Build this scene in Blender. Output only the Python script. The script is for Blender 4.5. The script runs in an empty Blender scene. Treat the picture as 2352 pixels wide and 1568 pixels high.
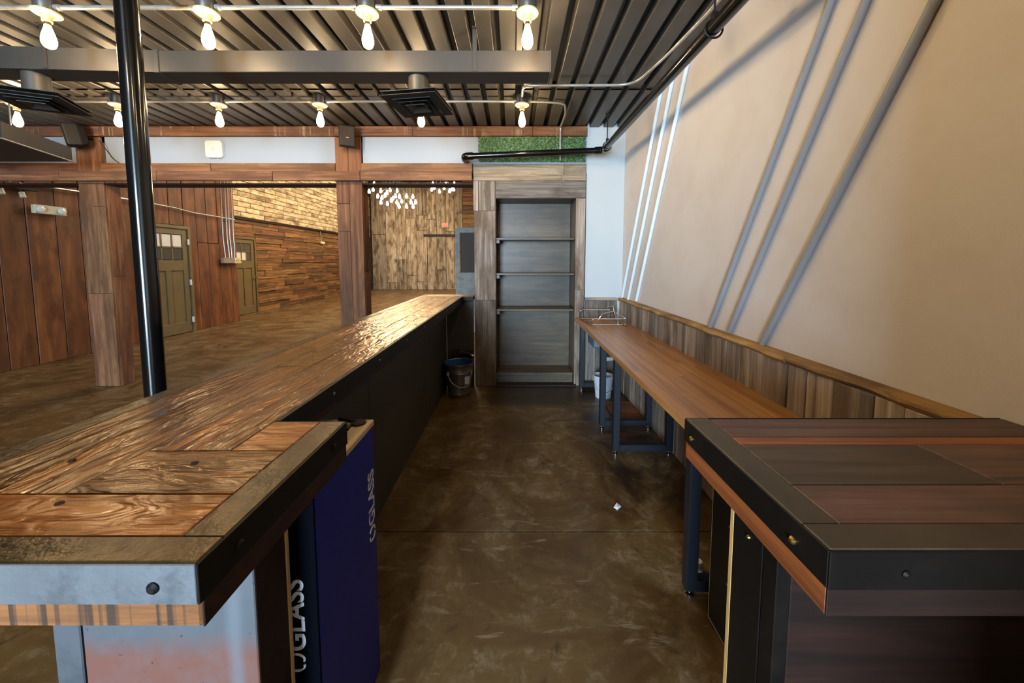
import bpy, bmesh, math, random
from mathutils import Vector, Matrix
random.seed(7)
S = bpy.context.scene
COL = S.collection
PI = math.pi
R = math.radians

# ------------------------------------------------------------------ camera
cd = bpy.data.cameras.new('camera')
cam = bpy.data.objects.new('camera', cd)
COL.objects.link(cam)
cam.location = (0, 0, 1.42)
cam.rotation_euler = (R(90 - 4.4), 0, 0)
cd.sensor_fit = 'HORIZONTAL'
cd.sensor_width = 36.0
cd.lens = 850.0 / 2352 * 36
cd.shift_x = -5.0 / 2352
cd.shift_y = (665.4 - 784) / 2352
cd.clip_start = 0.02
cd.clip_end = 200
S.camera = cam

# ------------------------------------------------------------------ world, light, exposure
S.view_settings.view_transform = 'Standard'
S.view_settings.look = 'None'
S.view_settings.exposure = 0.0
S.view_settings.gamma = 1.0
S.view_settings.use_curve_mapping = False
S.cycles.use_denoising = True
S.cycles.max_bounces = 8
S.cycles.diffuse_bounces = 5
S.cycles.glossy_bounces = 4
S.cycles.caustics_reflective = False
S.cycles.caustics_refractive = False
S.cycles.sample_clamp_indirect = 6.0
W = bpy.data.worlds.new('world')
S.world = W
W.use_nodes = True
W.node_tree.nodes['Background'].inputs[0].default_value = (0.62, 0.78, 1.0, 1)
W.node_tree.nodes['Background'].inputs[1].default_value = 1.2


def area(name, loc, target, sx, sy, power, col, spread=180):
    l = bpy.data.lights.new(name, 'AREA')
    l.shape = 'RECTANGLE'
    l.size, l.size_y = sx, sy
    l.energy = power
    l.color = col
    l.spread = R(spread)
    o = bpy.data.objects.new(name, l)
    COL.objects.link(o)
    o.location = loc
    o.rotation_euler = (Vector(target) - Vector(loc)).to_track_quat('-Z', 'Y').to_euler()
    return o


DAY = (0.60, 0.80, 1.0)
WARM = (1.0, 0.79, 0.56)
BULB_STRENGTH = 195.0
CHAND_STRENGTH = 120.0
# daylight entering through the glazed front door behind the camera
area('daylight_front_door', (-1.75, -5.55, 1.42), (-1.5, 4, 1.3), 1.6, 2.5, 1250, DAY)
# area lights added out of view above the tall hall to brighten it
area('hall_fill_light', (-4.6, 9.5, 5.45), (-5.6, 10.5, 0), 1.6, 4.0, 430, WARM)
area('hall_fill_light', (-4.6, 15.0, 5.45), (-5.4, 15.6, 0), 1.6, 4.0, 430, WARM)
area('hall_fill_light', (-2.6, 12.5, 5.45), (-2.8, 14.0, 0), 1.6, 3.0, 300, WARM)


# ------------------------------------------------------------------ material helpers
def lin(h):
    h = h.lstrip('#')
    out = []
    for i in (0, 2, 4):
        c = int(h[i:i + 2], 16) / 255
        out.append(c / 12.92 if c <= 0.04045 else ((c + 0.055) / 1.055) ** 2.4)
    return tuple(out) + (1.0,)


class NT:
    def __init__(s, name):
        s.m = bpy.data.materials.new(name)
        s.m.use_nodes = True
        s.t = s.m.node_tree
        s.b = s.t.nodes['Principled BSDF']

    def n(s, typ, **kw):
        nd = s.t.nodes.new(typ)
        for k, v in kw.items():
            setattr(nd, k, v)
        return nd

    def l(s, a, b):
        s.t.links.new(a, b)

    def math(s, op, a, b=None, clamp=False):
        nd = s.n('ShaderNodeMath', operation=op)
        nd.use_clamp = clamp
        for i, v in enumerate((a, b)):
            if v is None:
                continue
            if hasattr(v, 'links'):
                s.l(v, nd.inputs[i])
            else:
                nd.inputs[i].default_value = v
        return nd.outputs[0]

    def coords(s, scale, rnd=True):
        tc = s.n('ShaderNodeTexCoord')
        v = tc.outputs['Object']
        if rnd:
            oi = s.n('ShaderNodeObjectInfo')
            sc = s.n('ShaderNodeVectorMath', operation='SCALE')
            sc.inputs[0].default_value = (31.7, 17.3, 23.9)
            s.l(oi.outputs['Random'], sc.inputs['Scale'])
            ad = s.n('ShaderNodeVectorMath', operation='ADD')
            s.l(v, ad.inputs[0])
            s.l(sc.outputs[0], ad.inputs[1])
            v = ad.outputs[0]
            s.rand = oi.outputs['Random']
        mp = s.n('ShaderNodeVectorMath', operation='MULTIPLY')
        s.l(v, mp.inputs[0])
        mp.inputs[1].default_value = scale
        return mp.outputs[0]

    def noise(s, vec, scale=1.0, detail=6, rough=0.6, dist=0.0):
        nz = s.n('ShaderNodeTexNoise')
        s.l(vec, nz.inputs['Vector'])
        nz.inputs['Scale'].default_value = scale
        nz.inputs['Detail'].default_value = detail
        nz.inputs['Roughness'].default_value = rough
        nz.inputs['Distortion'].default_value = dist
        return nz.outputs['Fac']

    def ramp(s, fac, stops):
        r = s.n('ShaderNodeValToRGB')
        el = r.color_ramp.elements
        while len(el) < len(stops):
            el.new(0.5)
        for e, (p, c) in zip(el, stops):
            e.position = p
            e.color = c if isinstance(c, tuple) else lin(c)
        s.l(fac, r.inputs[0])
        return r.outputs[0]

    def mix(s, fac, a, b, blend='MIX'):
        m = s.n('ShaderNodeMix', data_type='RGBA', blend_type=blend)
        for sock, v in ((m.inputs[0], fac), (m.inputs[6], a), (m.inputs[7], b)):
            if hasattr(v, 'links'):
                s.l(v, sock)
            else:
                sock.default_value = v
        return m.outputs[2]

    def bump(s, h, strength, dist=0.01):
        b = s.n('ShaderNodeBump')
        b.inputs['Strength'].default_value = strength
        b.inputs['Distance'].default_value = dist
        s.l(h, b.inputs['Height'])
        s.l(b.outputs[0], s.b.inputs['Normal'])

    def set(s, **kw):
        for k, v in kw.items():
            i = s.b.inputs[k]
            if hasattr(v, 'links'):
                s.l(v, i)
            else:
                i.default_value = v
        return s.m


def wood(name, cols, rough=0.6, bump=0.3, grain=22.0, along=1.3, axis='X', vary=0.45, coat=0.0, blotch=None, bdist=0.004,
         hue=0.0, spec=0.5, wave=0.0, saw=None, tint=None, sawall=False):
    """Grain runs along the object's own axis; every board draws its own tone and offset."""
    k = NT(name)
    sc = {'X': (along, grain, grain), 'Y': (grain, along, grain), 'Z': (grain, grain, along)}[axis]
    v = k.coords(sc)
    g = k.noise(v, 1.0, 7, 0.62, 0.8)
    n = len(cols)
    c = k.ramp(g, [(0.26 + 0.48 * i / (n - 1), cols[i]) for i in range(n)])
    v2 = k.coords((2.2, 5.5, 5.5) if axis == 'X' else (5.5, 2.2, 5.5) if axis == 'Y' else (5.5, 5.5, 2.2))
    bl = k.noise(v2, 1.0, 4, 0.55)
    if blotch:
        f = k.ramp(bl, [(0.47, (0, 0, 0, 1)), (0.66, (1, 1, 1, 1))])
        c = k.mix(f, c, lin(blotch))
    if saw:
        vs = k.coords((90.0 if sawall else 30.0, 0.6, 0.6) if axis == 'X' else (0.6, 30.0, 0.6))
        sw = k.noise(vs, 1.0, 2, 0.5)
        f = k.math('MULTIPLY', k.ramp(sw, [(0.50 if sawall else 0.55, (0, 0, 0, 1)), (0.60 if sawall else 0.68, (1, 1, 1, 1))]), k.ramp(bl, [(0.5, (0, 0, 0, 1)), (0.6, (0.6, 0.6, 0.6, 1))]) if not sawall else 0.85)
        c = k.mix(f, c, lin(saw))
    hs = k.n('ShaderNodeHueSaturation')
    k.l(c, hs.inputs['Color'])
    val = k.math('ADD', k.math('MULTIPLY', k.rand, 2 * vary), 1.0 - vary)
    k.l(val, hs.inputs['Value'])
    if hue:
        k.l(k.math('ADD', k.math('MULTIPLY', k.math('FRACT', k.math('MULTIPLY', k.rand, 7.3)), hue), 0.5 - hue / 2), hs.inputs['Hue'])
    h = g
    if wave:
        vw = k.coords((9, 26, 26) if axis == 'X' else (26, 9, 26))
        h = k.math('ADD', k.math('MULTIPLY', g, 0.5), k.math('MULTIPLY', k.noise(vw, 1.0, 2, 0.5, 1.2), wave))
    k.bump(h, bump, bdist)
    k.set(**{'Base Color': hs.outputs[0], 'Roughness': rough, 'Specular IOR Level': spec})
    if tint:
        k.set(**{'Specular Tint': lin(tint)})
    if coat:
        k.set(**{'Coat Weight': coat, 'Coat Roughness': 0.14, 'Coat Tint': (1.0, 0.85, 0.6, 1)})
        cbn = [n_ for n_ in k.t.nodes if n_.bl_idname == 'ShaderNodeBump'][0]
        k.l(cbn.outputs[0], k.b.inputs['Coat Normal'])
    return k.m


def plain(name, col, rough=0.5, metal=0.0, spot=None, spot_scale=6.0, bump=0.0, bscale=60.0, amount=(0.45, 0.65), spec=0.5, rvar=0.0):
    k = NT(name)
    c = lin(col)
    v = k.coords((1, 1, 1), rnd=False)
    if spot:
        f = k.ramp(k.noise(v, spot_scale, 6, 0.65), [(amount[0], (0, 0, 0, 1)), (amount[1], (1, 1, 1, 1))])
        c = k.mix(f, lin(col), lin(spot))
    r = rough
    if rvar:
        r = k.math('ADD', k.math('MULTIPLY', k.noise(v, 9, 5, 0.6), rvar), rough - rvar / 2)
    if bump:
        k.bump(k.noise(v, bscale, 4, 0.6), bump, 0.004)
    return k.set(**{'Base Color': c, 'Roughness': r, 'Metallic': metal, 'Specular IOR Level': spec})


def emit(name, col, strength, base=(0.9, 0.8, 0.6, 1)):
    k = NT(name)
    return k.set(**{'Base Color': base, 'Emission Color': col, 'Emission Strength': strength})


# ------------------------------------------------------------------ materials
M = {}
M['bar_top'] = wood('glossy_reclaimed_bar_wood', ['#160b05', '#40230e', '#70451b', '#8f602e'], 0.26, 0.6, 24, 1.8, vary=0.4, coat=0.35,
                    blotch='#24160a', bdist=0.010, wave=1.2, hue=0.02, spec=0.9, tint='#e8b048')
M['bar_plain'] = wood('orange_bar_wood', ['#3a1c09', '#7a4516', '#9c5c1e', '#ae6e2c'], 0.27, 0.6, 24, 1.8, vary=0.12, coat=0.35, bdist=0.010, wave=1.1, spec=0.9, tint='#e8b048')
M['bar_trim'] = plain('bronze_coated_steel_trim', '#52401f', 0.3, 0.45, '#2a1f0f', 9, 0.7, 34, rvar=0.2)
M['bare_steel'] = plain('bare_mill_steel', '#747679', 0.45, 0.5, '#54575b', 13, 0.15, 50, rvar=0.3)
M['dull_steel'] = plain('dull_mill_steel', '#55585c', 0.55, 0.3, '#45484c', 9, 0.1, 40)
M['dark_steel'] = plain('blackened_steel', '#110d0a', 0.5, 0.2, '#1c1612', 6, 0.05, 40, spec=0.3)
M['counter_steel'] = plain('dull_brown_steel_trim', '#4b4134', 0.5, 0.15, '#3c3329', 5, 0.06, 40, rvar=0.15)
M['aisle_paint'] = plain('dark_olive_brown_panel_paint', '#3b3426', 0.5, 0, '#332c20', 2.5, 0.04, 30)
M['edge_wood'] = wood('rough_sawn_edge_wood', ['#3a200d', '#6e421c', '#8a5424', '#6a421c'], 0.8, 0.6, 60, 3.0, vary=0.06, saw='#24160c', sawall=True)
M['edge_wood_orange'] = wood('orange_edge_wood', ['#4a2410', '#8a4a1e', '#a85e2a'], 0.6, 0.3, 26, 1.8, axis='Y', vary=0.05)
M['dark_wood'] = wood('dark_brown_wood', ['#100804', '#24120a', '#321a10'], 0.6, 0.3, 20, 1.5, vary=0.15, spec=0.35)
M['counter_top'] = wood('matte_reclaimed_counter_wood', ['#2c1b15', '#523830', '#6a4a3c', '#785648'], 0.5, 0.4, 30, 1.1, vary=0.18, blotch='#443228', hue=0.012)
M['counter_dark'] = wood('smoked_counter_wood', ['#2a2018', '#443628', '#574636'], 0.5, 0.3, 26, 1.1, vary=0.08, blotch='#3a2e22')
M['counter_orange'] = wood('orange_counter_wood', ['#5e301a', '#98542c', '#b46a38'], 0.5, 0.25, 30, 1.1, vary=0.05)
M['bench_wood'] = wood('oiled_butcher_block', ['#744c26', '#9c6c38', '#b3804a', '#c2925c'], 0.3, 0.12, 20, 0.9, vary=0.15, hue=0.01, bdist=0.002)
M['barn'] = wood('weathered_barn_wood', ['#453a2f', '#7c6e60', '#a09080', '#b6a99a'], 0.8, 0.6, 30, 1.2, vary=0.26, blotch='#62503e', hue=0.015)
M['barn_grey'] = wood('grey_weathered_barn_wood', ['#38332e', '#655d55', '#857b70', '#989085'], 0.8, 0.5, 34, 1.3, vary=0.2, blotch='#5a4a3c')
M['barn_pale'] = wood('pale_weathered_barn_wood', ['#524534', '#80705a', '#a29078', '#8c7c64'], 0.8, 0.5, 24, 1.2, vary=0.1, blotch='#685642')
M['timber'] = wood('reclaimed_brown_timber', ['#3a2316', '#6a432a', '#865c3c', '#966e4e'], 0.75, 0.6, 22, 1.1, vary=0.25, blotch='#5c3a22', hue=0.012)
M['timber_sawn'] = wood('saw_marked_brown_timber', ['#3a2316', '#6a432a', '#865c3c', '#966e4e'], 0.75, 0.6, 22, 1.1, vary=0.2, blotch='#5c3a22', saw='#b49a78', hue=0.012)
M['timber_orange'] = wood('orange_brown_timber', ['#543420', '#7e5030', '#8e6038'], 0.75, 0.3, 20, 1.2, vary=0.08)
M['cap'] = wood('worn_live_edge_wood', ['#5e4528', '#94703f', '#b08a54', '#a07c4a'], 0.75, 0.6, 30, 1.5, axis='Y', vary=0.1, blotch='#6e5232')
M['red_plank'] = wood('red_brown_painted_plank', ['#45240f', '#603417', '#744420', '#8c5c34'], 0.6, 0.25, 8, 0.8, vary=0.14, blotch='#4c280f')
M['stack_wood'] = wood('reclaimed_strip_wood', ['#261609', '#52371c', '#7a542d', '#9a7848'], 0.7, 0.4, 22, 1.4, vary=0.52, hue=0.02)
M['hall_plank'] = wood('greyed_hall_plank', ['#463a2a', '#857358', '#a89880', '#bcae98'], 0.75, 0.45, 9, 0.5, vary=0.28, blotch='#5a4833', bdist=0.01)
M['shelf_wood'] = wood('smoky_stained_shelf_wood', ['#30271b', '#4d4130', '#60523d', '#6e5e46'], 0.42, 0.25, 12, 0.9, vary=0.15, blotch='#40352a')
M['ply_edge'] = wood('pale_plywood_edge', ['#9a7444', '#c79c62', '#b68a54'], 0.7, 0.1, 40, 2, axis='Z', vary=0.05)
M['brick'] = wood('whitewashed_block', ['#6e5e44', '#b8a480', '#d4c09a', '#dccaa8'], 0.8, 0.6, 9, 3.0, vary=0.14, blotch='#7c6648', bdist=0.012)
M['mortar'] = plain('brown_mortar', '#54452c', 0.9)  # even brown joint colour behind the hall cladding
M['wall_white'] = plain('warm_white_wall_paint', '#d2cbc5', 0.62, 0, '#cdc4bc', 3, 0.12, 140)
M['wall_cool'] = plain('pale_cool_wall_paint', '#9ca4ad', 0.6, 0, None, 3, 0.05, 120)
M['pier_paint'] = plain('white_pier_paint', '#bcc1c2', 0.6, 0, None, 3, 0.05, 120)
M['backing'] = plain('dark_joint_backing', '#1c120a', 0.9)
M['red_backing'] = plain('dark_red_backing', '#2e160a', 0.9)
M['deck'] = plain('grey_painted_steel_deck', '#524e49', 0.42, 0.2, '#494540', 5, 0.03, 12, rvar=0.1)
M['duct'] = plain('grey_painted_duct_steel', '#3b3732', 0.5, 0.1, '#35312d', 4, 0.03, 12)
M['black_paint'] = plain('gloss_black_paint', '#0c0b0b', 0.16, 0.1, None, spec=0.6)
M['black_satin'] = plain('satin_black_steel', '#191d24', 0.45, 0.2)
M['black_plastic'] = plain('black_plastic', '#0c0a08', 0.65)
M['galv'] = plain('galvanised_conduit', '#c4c0b6', 0.3, 0.6, '#aaa69c', 12)
M['chrome'] = plain('polished_chrome', '#dcdcdc', 0.1, 1.0)
M['porcelain'] = plain('cream_porcelain', '#d6c48c', 0.4)
M['brass'] = plain('brass_screw_shell', '#a8843c', 0.3, 0.9)
M['bulb'] = emit('lit_filament_bulb', (1.0, 0.72, 0.40, 1), BULB_STRENGTH)
M['bulb_far'] = emit('lit_chandelier_bulb', (1.0, 0.72, 0.40, 1), CHAND_STRENGTH)
M['white_plastic'] = plain('white_plastic', '#d9d7d2', 0.4)
M['grey_bucket'] = plain('translucent_white_bucket_plastic', '#c4cad6', 0.45)
M['pvc'] = plain('white_pvc', '#dfe3ea', 0.3)
M['green_door'] = plain('olive_grey_door_paint', '#6b5c3c', 0.5, 0, '#64563a', 4)
M['grey_door'] = plain('blue_grey_weathered_door_paint', '#9a9890', 0.6, 0, '#83827c', 9)
M['leaf_dark'] = plain('boxwood_leaf', '#5a7c42', 0.5, 0, '#2c4a20', 40, amount=(0.4, 0.6))
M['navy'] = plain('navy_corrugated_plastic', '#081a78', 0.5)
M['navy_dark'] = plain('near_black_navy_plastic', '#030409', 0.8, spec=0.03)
M['cream'] = plain('cream_rim_plastic', '#b59d78', 0.5)
M['letter'] = plain('pale_print', '#c9c8cc', 0.6)
M['tin'] = plain('galvanised_bucket_tin', '#857d70', 0.3, 0.7, '#6a6358', 10)
M['blue_liner'] = plain('blue_plastic_liner', '#1d4a86', 0.4)
M['rubber'] = plain('dark_rubber', '#1b140d', 0.7, 0, '#2a1f14', 9, 0.2, 90)
M['paper'] = plain('white_paper', '#d8d8e0', 0.8)
M['exit_red'] = emit('lit_exit_panel', (1.0, 0.13, 0.06, 1), 0.9, (0.35, 0.03, 0.02, 1))
M['exit_letter'] = plain('exit_lettering', '#ffc0b0', 0.6)
M['fixture'] = plain('cream_fixture_plastic', '#cfc3a2', 0.45)
M['lens'] = plain('clear_lens', '#e8e4da', 0.12, 0.0, spec=0.8)
M['sink'] = plain('brushed_sink_steel', '#7f8c9c', 0.35, 0.7)


def mat_floor():
    k = NT('stained_polished_concrete')
    v = k.coords((1, 1, 1), rnd=False)
    big = k.noise(v, 0.5, 5, 0.6, 0.6)
    mid = k.noise(v, 1.9, 8, 0.70, 1.2)
    fine = k.noise(v, 11, 9, 0.75, 0.6)
    vd = k.coords((0.9, 4.0, 1), rnd=False)
    drag = k.noise(vd, 2.2, 8, 0.72, 1.5)
    c = k.ramp(mid, [(0.30, '#33210f'), (0.43, '#4d371d'), (0.55, '#64502f'), (0.70, '#7c684a')])
    c = k.mix(k.ramp(big, [(0.42, (0, 0, 0, 1)), (0.62, (0.7, 0.7, 0.7, 1))]), c, lin('#644a24'))
    f = k.math('MULTIPLY', k.ramp(fine, [(0.50, (0, 0, 0, 1)), (0.66, (0.75, 0.75, 0.75, 1))]), k.ramp(mid, [(0.44, (0, 0, 0, 1)), (0.58, (1, 1, 1, 1))]))
    c = k.mix(f, c, lin('#94856c'))
    dr = k.ramp(drag, [(0.59, (0, 0, 0, 1)), (0.68, (0.65, 0.65, 0.65, 1))])
    c = k.mix(dr, c, lin('#9a8b72'))
    dk = k.ramp(k.noise(v, 4.5, 8, 0.74, 1.6), [(0.56, (0, 0, 0, 1)), (0.68, (0.8, 0.8, 0.8, 1))])
    c = k.mix(dk, c, lin('#23170c'))
    sp = k.n('ShaderNodeSeparateXYZ')
    k.l(v, sp.inputs[0])

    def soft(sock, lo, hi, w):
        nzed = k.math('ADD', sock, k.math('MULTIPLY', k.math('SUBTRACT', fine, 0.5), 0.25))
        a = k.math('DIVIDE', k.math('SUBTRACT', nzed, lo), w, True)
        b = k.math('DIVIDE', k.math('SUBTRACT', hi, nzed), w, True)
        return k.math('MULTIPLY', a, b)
    # soft dark patch before the niche and a mottled darker strip under the bench
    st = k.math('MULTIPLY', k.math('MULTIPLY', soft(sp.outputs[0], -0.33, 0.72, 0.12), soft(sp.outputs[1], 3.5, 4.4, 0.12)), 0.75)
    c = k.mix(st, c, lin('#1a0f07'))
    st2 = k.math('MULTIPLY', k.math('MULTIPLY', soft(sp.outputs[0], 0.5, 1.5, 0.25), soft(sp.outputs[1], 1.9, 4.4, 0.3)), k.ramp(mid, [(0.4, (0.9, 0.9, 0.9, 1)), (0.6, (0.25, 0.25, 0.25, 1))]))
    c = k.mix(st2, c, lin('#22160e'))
    k.bump(fine, 0.12, 0.003)
    r = k.math('ADD', k.math('MULTIPLY', mid, 0.3), 0.22)
    return k.set(**{'Base Color': c, 'Roughness': r, 'Specular IOR Level': 0.5})


def mat_patina():
    k = NT('patinated_steel_sheet')
    tc = k.n('ShaderNodeTexCoord')
    v = tc.outputs['Object']
    sep = k.n('ShaderNodeSeparateXYZ')
    k.l(v, sep.inputs[0])
    nz = k.noise(v, 9, 5, 0.65)
    # rust-pink field below a bare band along the top of the sheet (z measured up from the bar's foot)
    edge = k.math('ADD', sep.outputs[2], k.math('MULTIPLY', nz, 0.12))
    f = k.ramp(edge, [(0.675, (1, 1, 1, 1)), (0.735, (0, 0, 0, 1))])
    c = k.mix(f, lin('#55585c'), lin('#744a3e'))
    c = k.mix(k.ramp(k.noise(v, 22, 6, 0.7), [(0.45, (0, 0, 0, 1)), (0.8, (0.4, 0.4, 0.4, 1))]), c, lin('#6a6668'))
    c = k.mix(k.ramp(k.noise(v, 60, 3, 0.6), [(0.68, (0, 0, 0, 1)), (0.74, (0.9, 0.9, 0.9, 1))]), c, lin('#35323a'))
    st = k.math('ABSOLUTE', k.math('ADD', k.math('SUBTRACT', sep.outputs[0], 0.242), k.math('MULTIPLY', nz, 0.014)))
    sf = k.ramp(st, [(0.004, (0.6, 0.6, 0.6, 1)), (0.022, (0, 0, 0, 1))])
    c = k.mix(sf, c, lin('#6e7277'))
    k.bump(nz, 0.05, 0.003)
    return k.set(**{'Base Color': c, 'Roughness': 0.5, 'Metallic': 0.15})


def mat_glass(name, tint, rough=0.03):
    k = NT(name)
    return k.set(**{'Base Color': lin(tint), 'Roughness': rough, 'Transmission Weight': 1.0, 'IOR': 1.45})


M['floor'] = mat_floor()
M['patina'] = mat_patina()
M['glass'] = mat_glass('window_glass', '#e6eeee')
M['pane'] = plain('dim_reflective_pane', '#575149', 0.08, 0.0, spec=0.5)


# ------------------------------------------------------------------ object helpers
def tag(o, label=None, cat=None, group=None, kind=None):
    if label: o['label'] = label
    if cat: o['category'] = cat
    if group: o['group'] = group
    if kind: o['kind'] = kind
    return o


def thing(name, label, cat, loc=(0, 0, 0), group=None, kind=None):
    o = bpy.data.objects.new(name, None)
    o.empty_display_size = 0.05
    COL.objects.link(o)
    o.location = loc
    return tag(o, label, cat, group, kind)


def origin(p):
    v = Vector((0, 0, 0))
    while p is not None:
        v += p.location
        p = p.parent
    return v


class B:
    """collects geometry in room coordinates for ONE mesh object"""
    def __init__(s):
        s.bm = bmesh.new()

    def box(s, x0, x1, y0, y1, z0, z1, bev=0.0):
        t = bmesh.new()
        vs = [t.verts.new((x, y, z)) for z in (z0, z1) for y in (y0, y1) for x in (x0, x1)]
        for f in ((0, 2, 3, 1), (4, 5, 7, 6), (0, 1, 5, 4), (2, 6, 7, 3), (0, 4, 6, 2), (1, 3, 7, 5)):
            t.faces.new([vs[i] for i in f])
        if bev:
            bmesh.ops.bevel(t, geom=t.edges[:], offset=bev, segments=1, affect='EDGES')
        s.join(t)
        return s

    def join(s, t, mat=None):
        if mat is not None:
            bmesh.ops.transform(t, matrix=mat, verts=t.verts)
        me = bpy.data.meshes.new('tmp')
        t.to_mesh(me)
        s.bm.from_mesh(me)
        bpy.data.meshes.remove(me)
        t.free()

    def obox(s, c, sx, sy, sz, rot, bev=0.0):
        t = B()
        t.box(-sx / 2, sx / 2, -sy / 2, sy / 2, -sz / 2, sz / 2, bev)
        s.join(t.bm, Matrix.Translation(c) @ rot.to_matrix().to_4x4())
        return s

    def prism(s, pts, z0, z1):
        a = [s.bm.verts.new((x, y, z0)) for x, y in pts]
        b = [s.bm.verts.new((x, y, z1)) for x, y in pts]
        n = len(pts)
        s.bm.faces.new(a[::-1])
        s.bm.faces.new(b)
        for i in range(n):
            s.bm.faces.new((a[i], a[(i + 1) % n], b[(i + 1) % n], b[i]))
        return s

    def tube(s, pts, r, n=10, caps=True):
        pts = [Vector(p) for p in pts]
        rings = []
        prev = None
        for i, p in enumerate(pts):
            d = (pts[min(i + 1, len(pts) - 1)] - pts[max(i - 1, 0)]).normalized()
            if prev is None:
                u = d.orthogonal().normalized()
            else:
                u = (prev - d * prev.dot(d)).normalized()
            prev = u
            w = d.cross(u)
            rr = r[i] if isinstance(r, (list, tuple)) else r
            rings.append([s.bm.verts.new(p + (u * math.cos(a) + w * math.sin(a)) * rr) for a in [2 * PI * k / n for k in range(n)]])
        for a, b in zip(rings, rings[1:]):
            for k in range(n):
                s.bm.faces.new((a[k], a[(k + 1) % n], b[(k + 1) % n], b[k]))
        if caps:
            s.bm.faces.new(rings[0][::-1])
            s.bm.faces.new(rings[-1])
        return s

    def lathe(s, prof, c, n=20, cap0=True, cap1=True):
        rings = [[s.bm.verts.new((c[0] + r * math.cos(2 * PI * k / n), c[1] + r * math.sin(2 * PI * k / n), c[2] + z)) for k in range(n)] for r, z in prof]
        for a, b in zip(rings, rings[1:]):
            for k in range(n):
                s.bm.faces.new((a[k], a[(k + 1) % n], b[(k + 1) % n], b[k]))
        if cap0: s.bm.faces.new(rings[0][::-1])
        if cap1: s.bm.faces.new(rings[-1])
        return s

    def done(s, name, mat, parent=None, smooth=False):
        bmesh.ops.recalc_face_normals(s.bm, faces=s.bm.faces)
        if parent is not None:
            bmesh.ops.translate(s.bm, verts=s.bm.verts, vec=-origin(parent))
        me = bpy.data.meshes.new(name)
        s.bm.to_mesh(me)
        s.bm.free()
        if smooth:
            for p in me.polygons:
                p.use_smooth = True
            me.set_sharp_from_angle(angle=R(40))
        me.materials.append(M[mat] if isinstance(mat, str) else mat)
        o = bpy.data.objects.new(name, me)
        COL.objects.link(o)
        o.parent = parent
        return o




def bx(name, mat, parent, *a, bev=0.002):
    return B().box(*a, bev).done(name, mat, parent)


def rest(o, base):
    """put a single-mesh thing's origin at its base"""
    o.data.transform(Matrix.Translation(-Vector(base)))
    o.location = base
    return o


PM = {}


def plank(name, parent, c, d, nrm, L, Wd, T, mat, ch=0.003):
    """a board: local X along its length, local Z out of its face; back face at c, chamfered front"""
    key = (round(L, 2), round(Wd, 3), round(T, 3), mat, ch)
    if key not in PM:
        l, w = L / 2, Wd / 2
        ch = min(ch, T * 0.6)
        vs = []
        for (a, b, z) in ((l, w, 0), (l, w, T - ch), (l - ch, w - ch, T)):
            vs += [(-a, -b, z), (a, -b, z), (a, b, z), (-a, b, z)]
        fs = [(3, 2, 1, 0), (8, 9, 10, 11)]
        for k in (0, 4):
            for i in range(4):
                j = (i + 1) % 4
                fs.append((k + i, k + j, k + 4 + j, k + 4 + i))
        me = bpy.data.meshes.new(name)
        me.from_pydata(vs, [], fs)
        me.materials.append(M[mat])
        PM[key] = me
    o = bpy.data.objects.new(name, PM[key])
    COL.objects.link(o)
    d, nrm = Vector(d).normalized(), Vector(nrm).normalized()
    y = nrm.cross(d)
    o.rotation_euler = Matrix((d, y, nrm)).transposed().to_euler()
    o.parent = parent
    o.location = Vector(c) - (origin(parent) if parent else Vector())
    return o


def copy_tree(o, parent=None, loc=None):
    c = o.copy()
    COL.objects.link(c)
    c.parent = parent
    if loc is not None:
        c.location = loc
    for ch in [x for x in bpy.data.objects if x.parent == o]:
        copy_tree(ch, c)
    return c


def text_mesh(name, body, size, mat, parent, loc, xdir, ydir, extrude=0.0008, bold=0.0):
    cu = bpy.data.curves.new(name, 'FONT')
    cu.body = body
    cu.size = size
    cu.extrude = extrude
    cu.offset = bold
    cu.align_x = 'LEFT'
    t = bpy.data.objects.new(name, cu)
    COL.objects.link(t)
    dg = bpy.context.evaluated_depsgraph_get()
    me = bpy.data.meshes.new_from_object(t.evaluated_get(dg))
    bpy.data.objects.remove(t)
    me.materials.clear()
    me.materials.append(M[mat])
    o = bpy.data.objects.new(name, me)
    COL.objects.link(o)
    x, y = Vector(xdir), Vector(ydir)
    o.rotation_euler = Matrix((x, y, x.cross(y))).transposed().to_euler()
    o.parent = parent
    o.location = Vector(loc) - (origin(parent) if parent else Vector())
    return o


def struct(o):
    o['kind'] = 'structure'
    return o


def fillet(pts, rad=0.05, seg=5):
    pts = [Vector(p) for p in pts]
    out = [pts[0]]
    for a, b, c in zip(pts, pts[1:], pts[2:]):
        d1, d2 = (a - b), (c - b)
        r = min(rad, d1.length * 0.45, d2.length * 0.45)
        p, q = b + d1.normalized() * r, b + d2.normalized() * r
        for i in range(seg + 1):
            t = i / seg
            out.append(p * (1 - t) ** 2 + b * 2 * t * (1 - t) + q * t ** 2)
    out.append(pts[-1])
    return out


# ================================================================== SETTING
XL, XR = -6.55, 1.22          # red plank wall, white wall
HD = 4.15                     # plane of the header and the shelf niche
CZ = 2.88                     # underside of the steel deck

# floor: base and poured slabs with a control joint
fl = struct(B().box(-8, 1.6, -5.9, 19.2, -0.2, -0.03).done('floor', 'backing'))
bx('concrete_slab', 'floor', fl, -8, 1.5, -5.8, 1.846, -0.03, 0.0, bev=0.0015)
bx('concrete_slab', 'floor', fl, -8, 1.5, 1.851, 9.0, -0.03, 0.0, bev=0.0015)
bx('concrete_slab', 'floor', fl, -8, 1.5, 9.003, 19.0, -0.03, 0.0, bev=0.0015)

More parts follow.
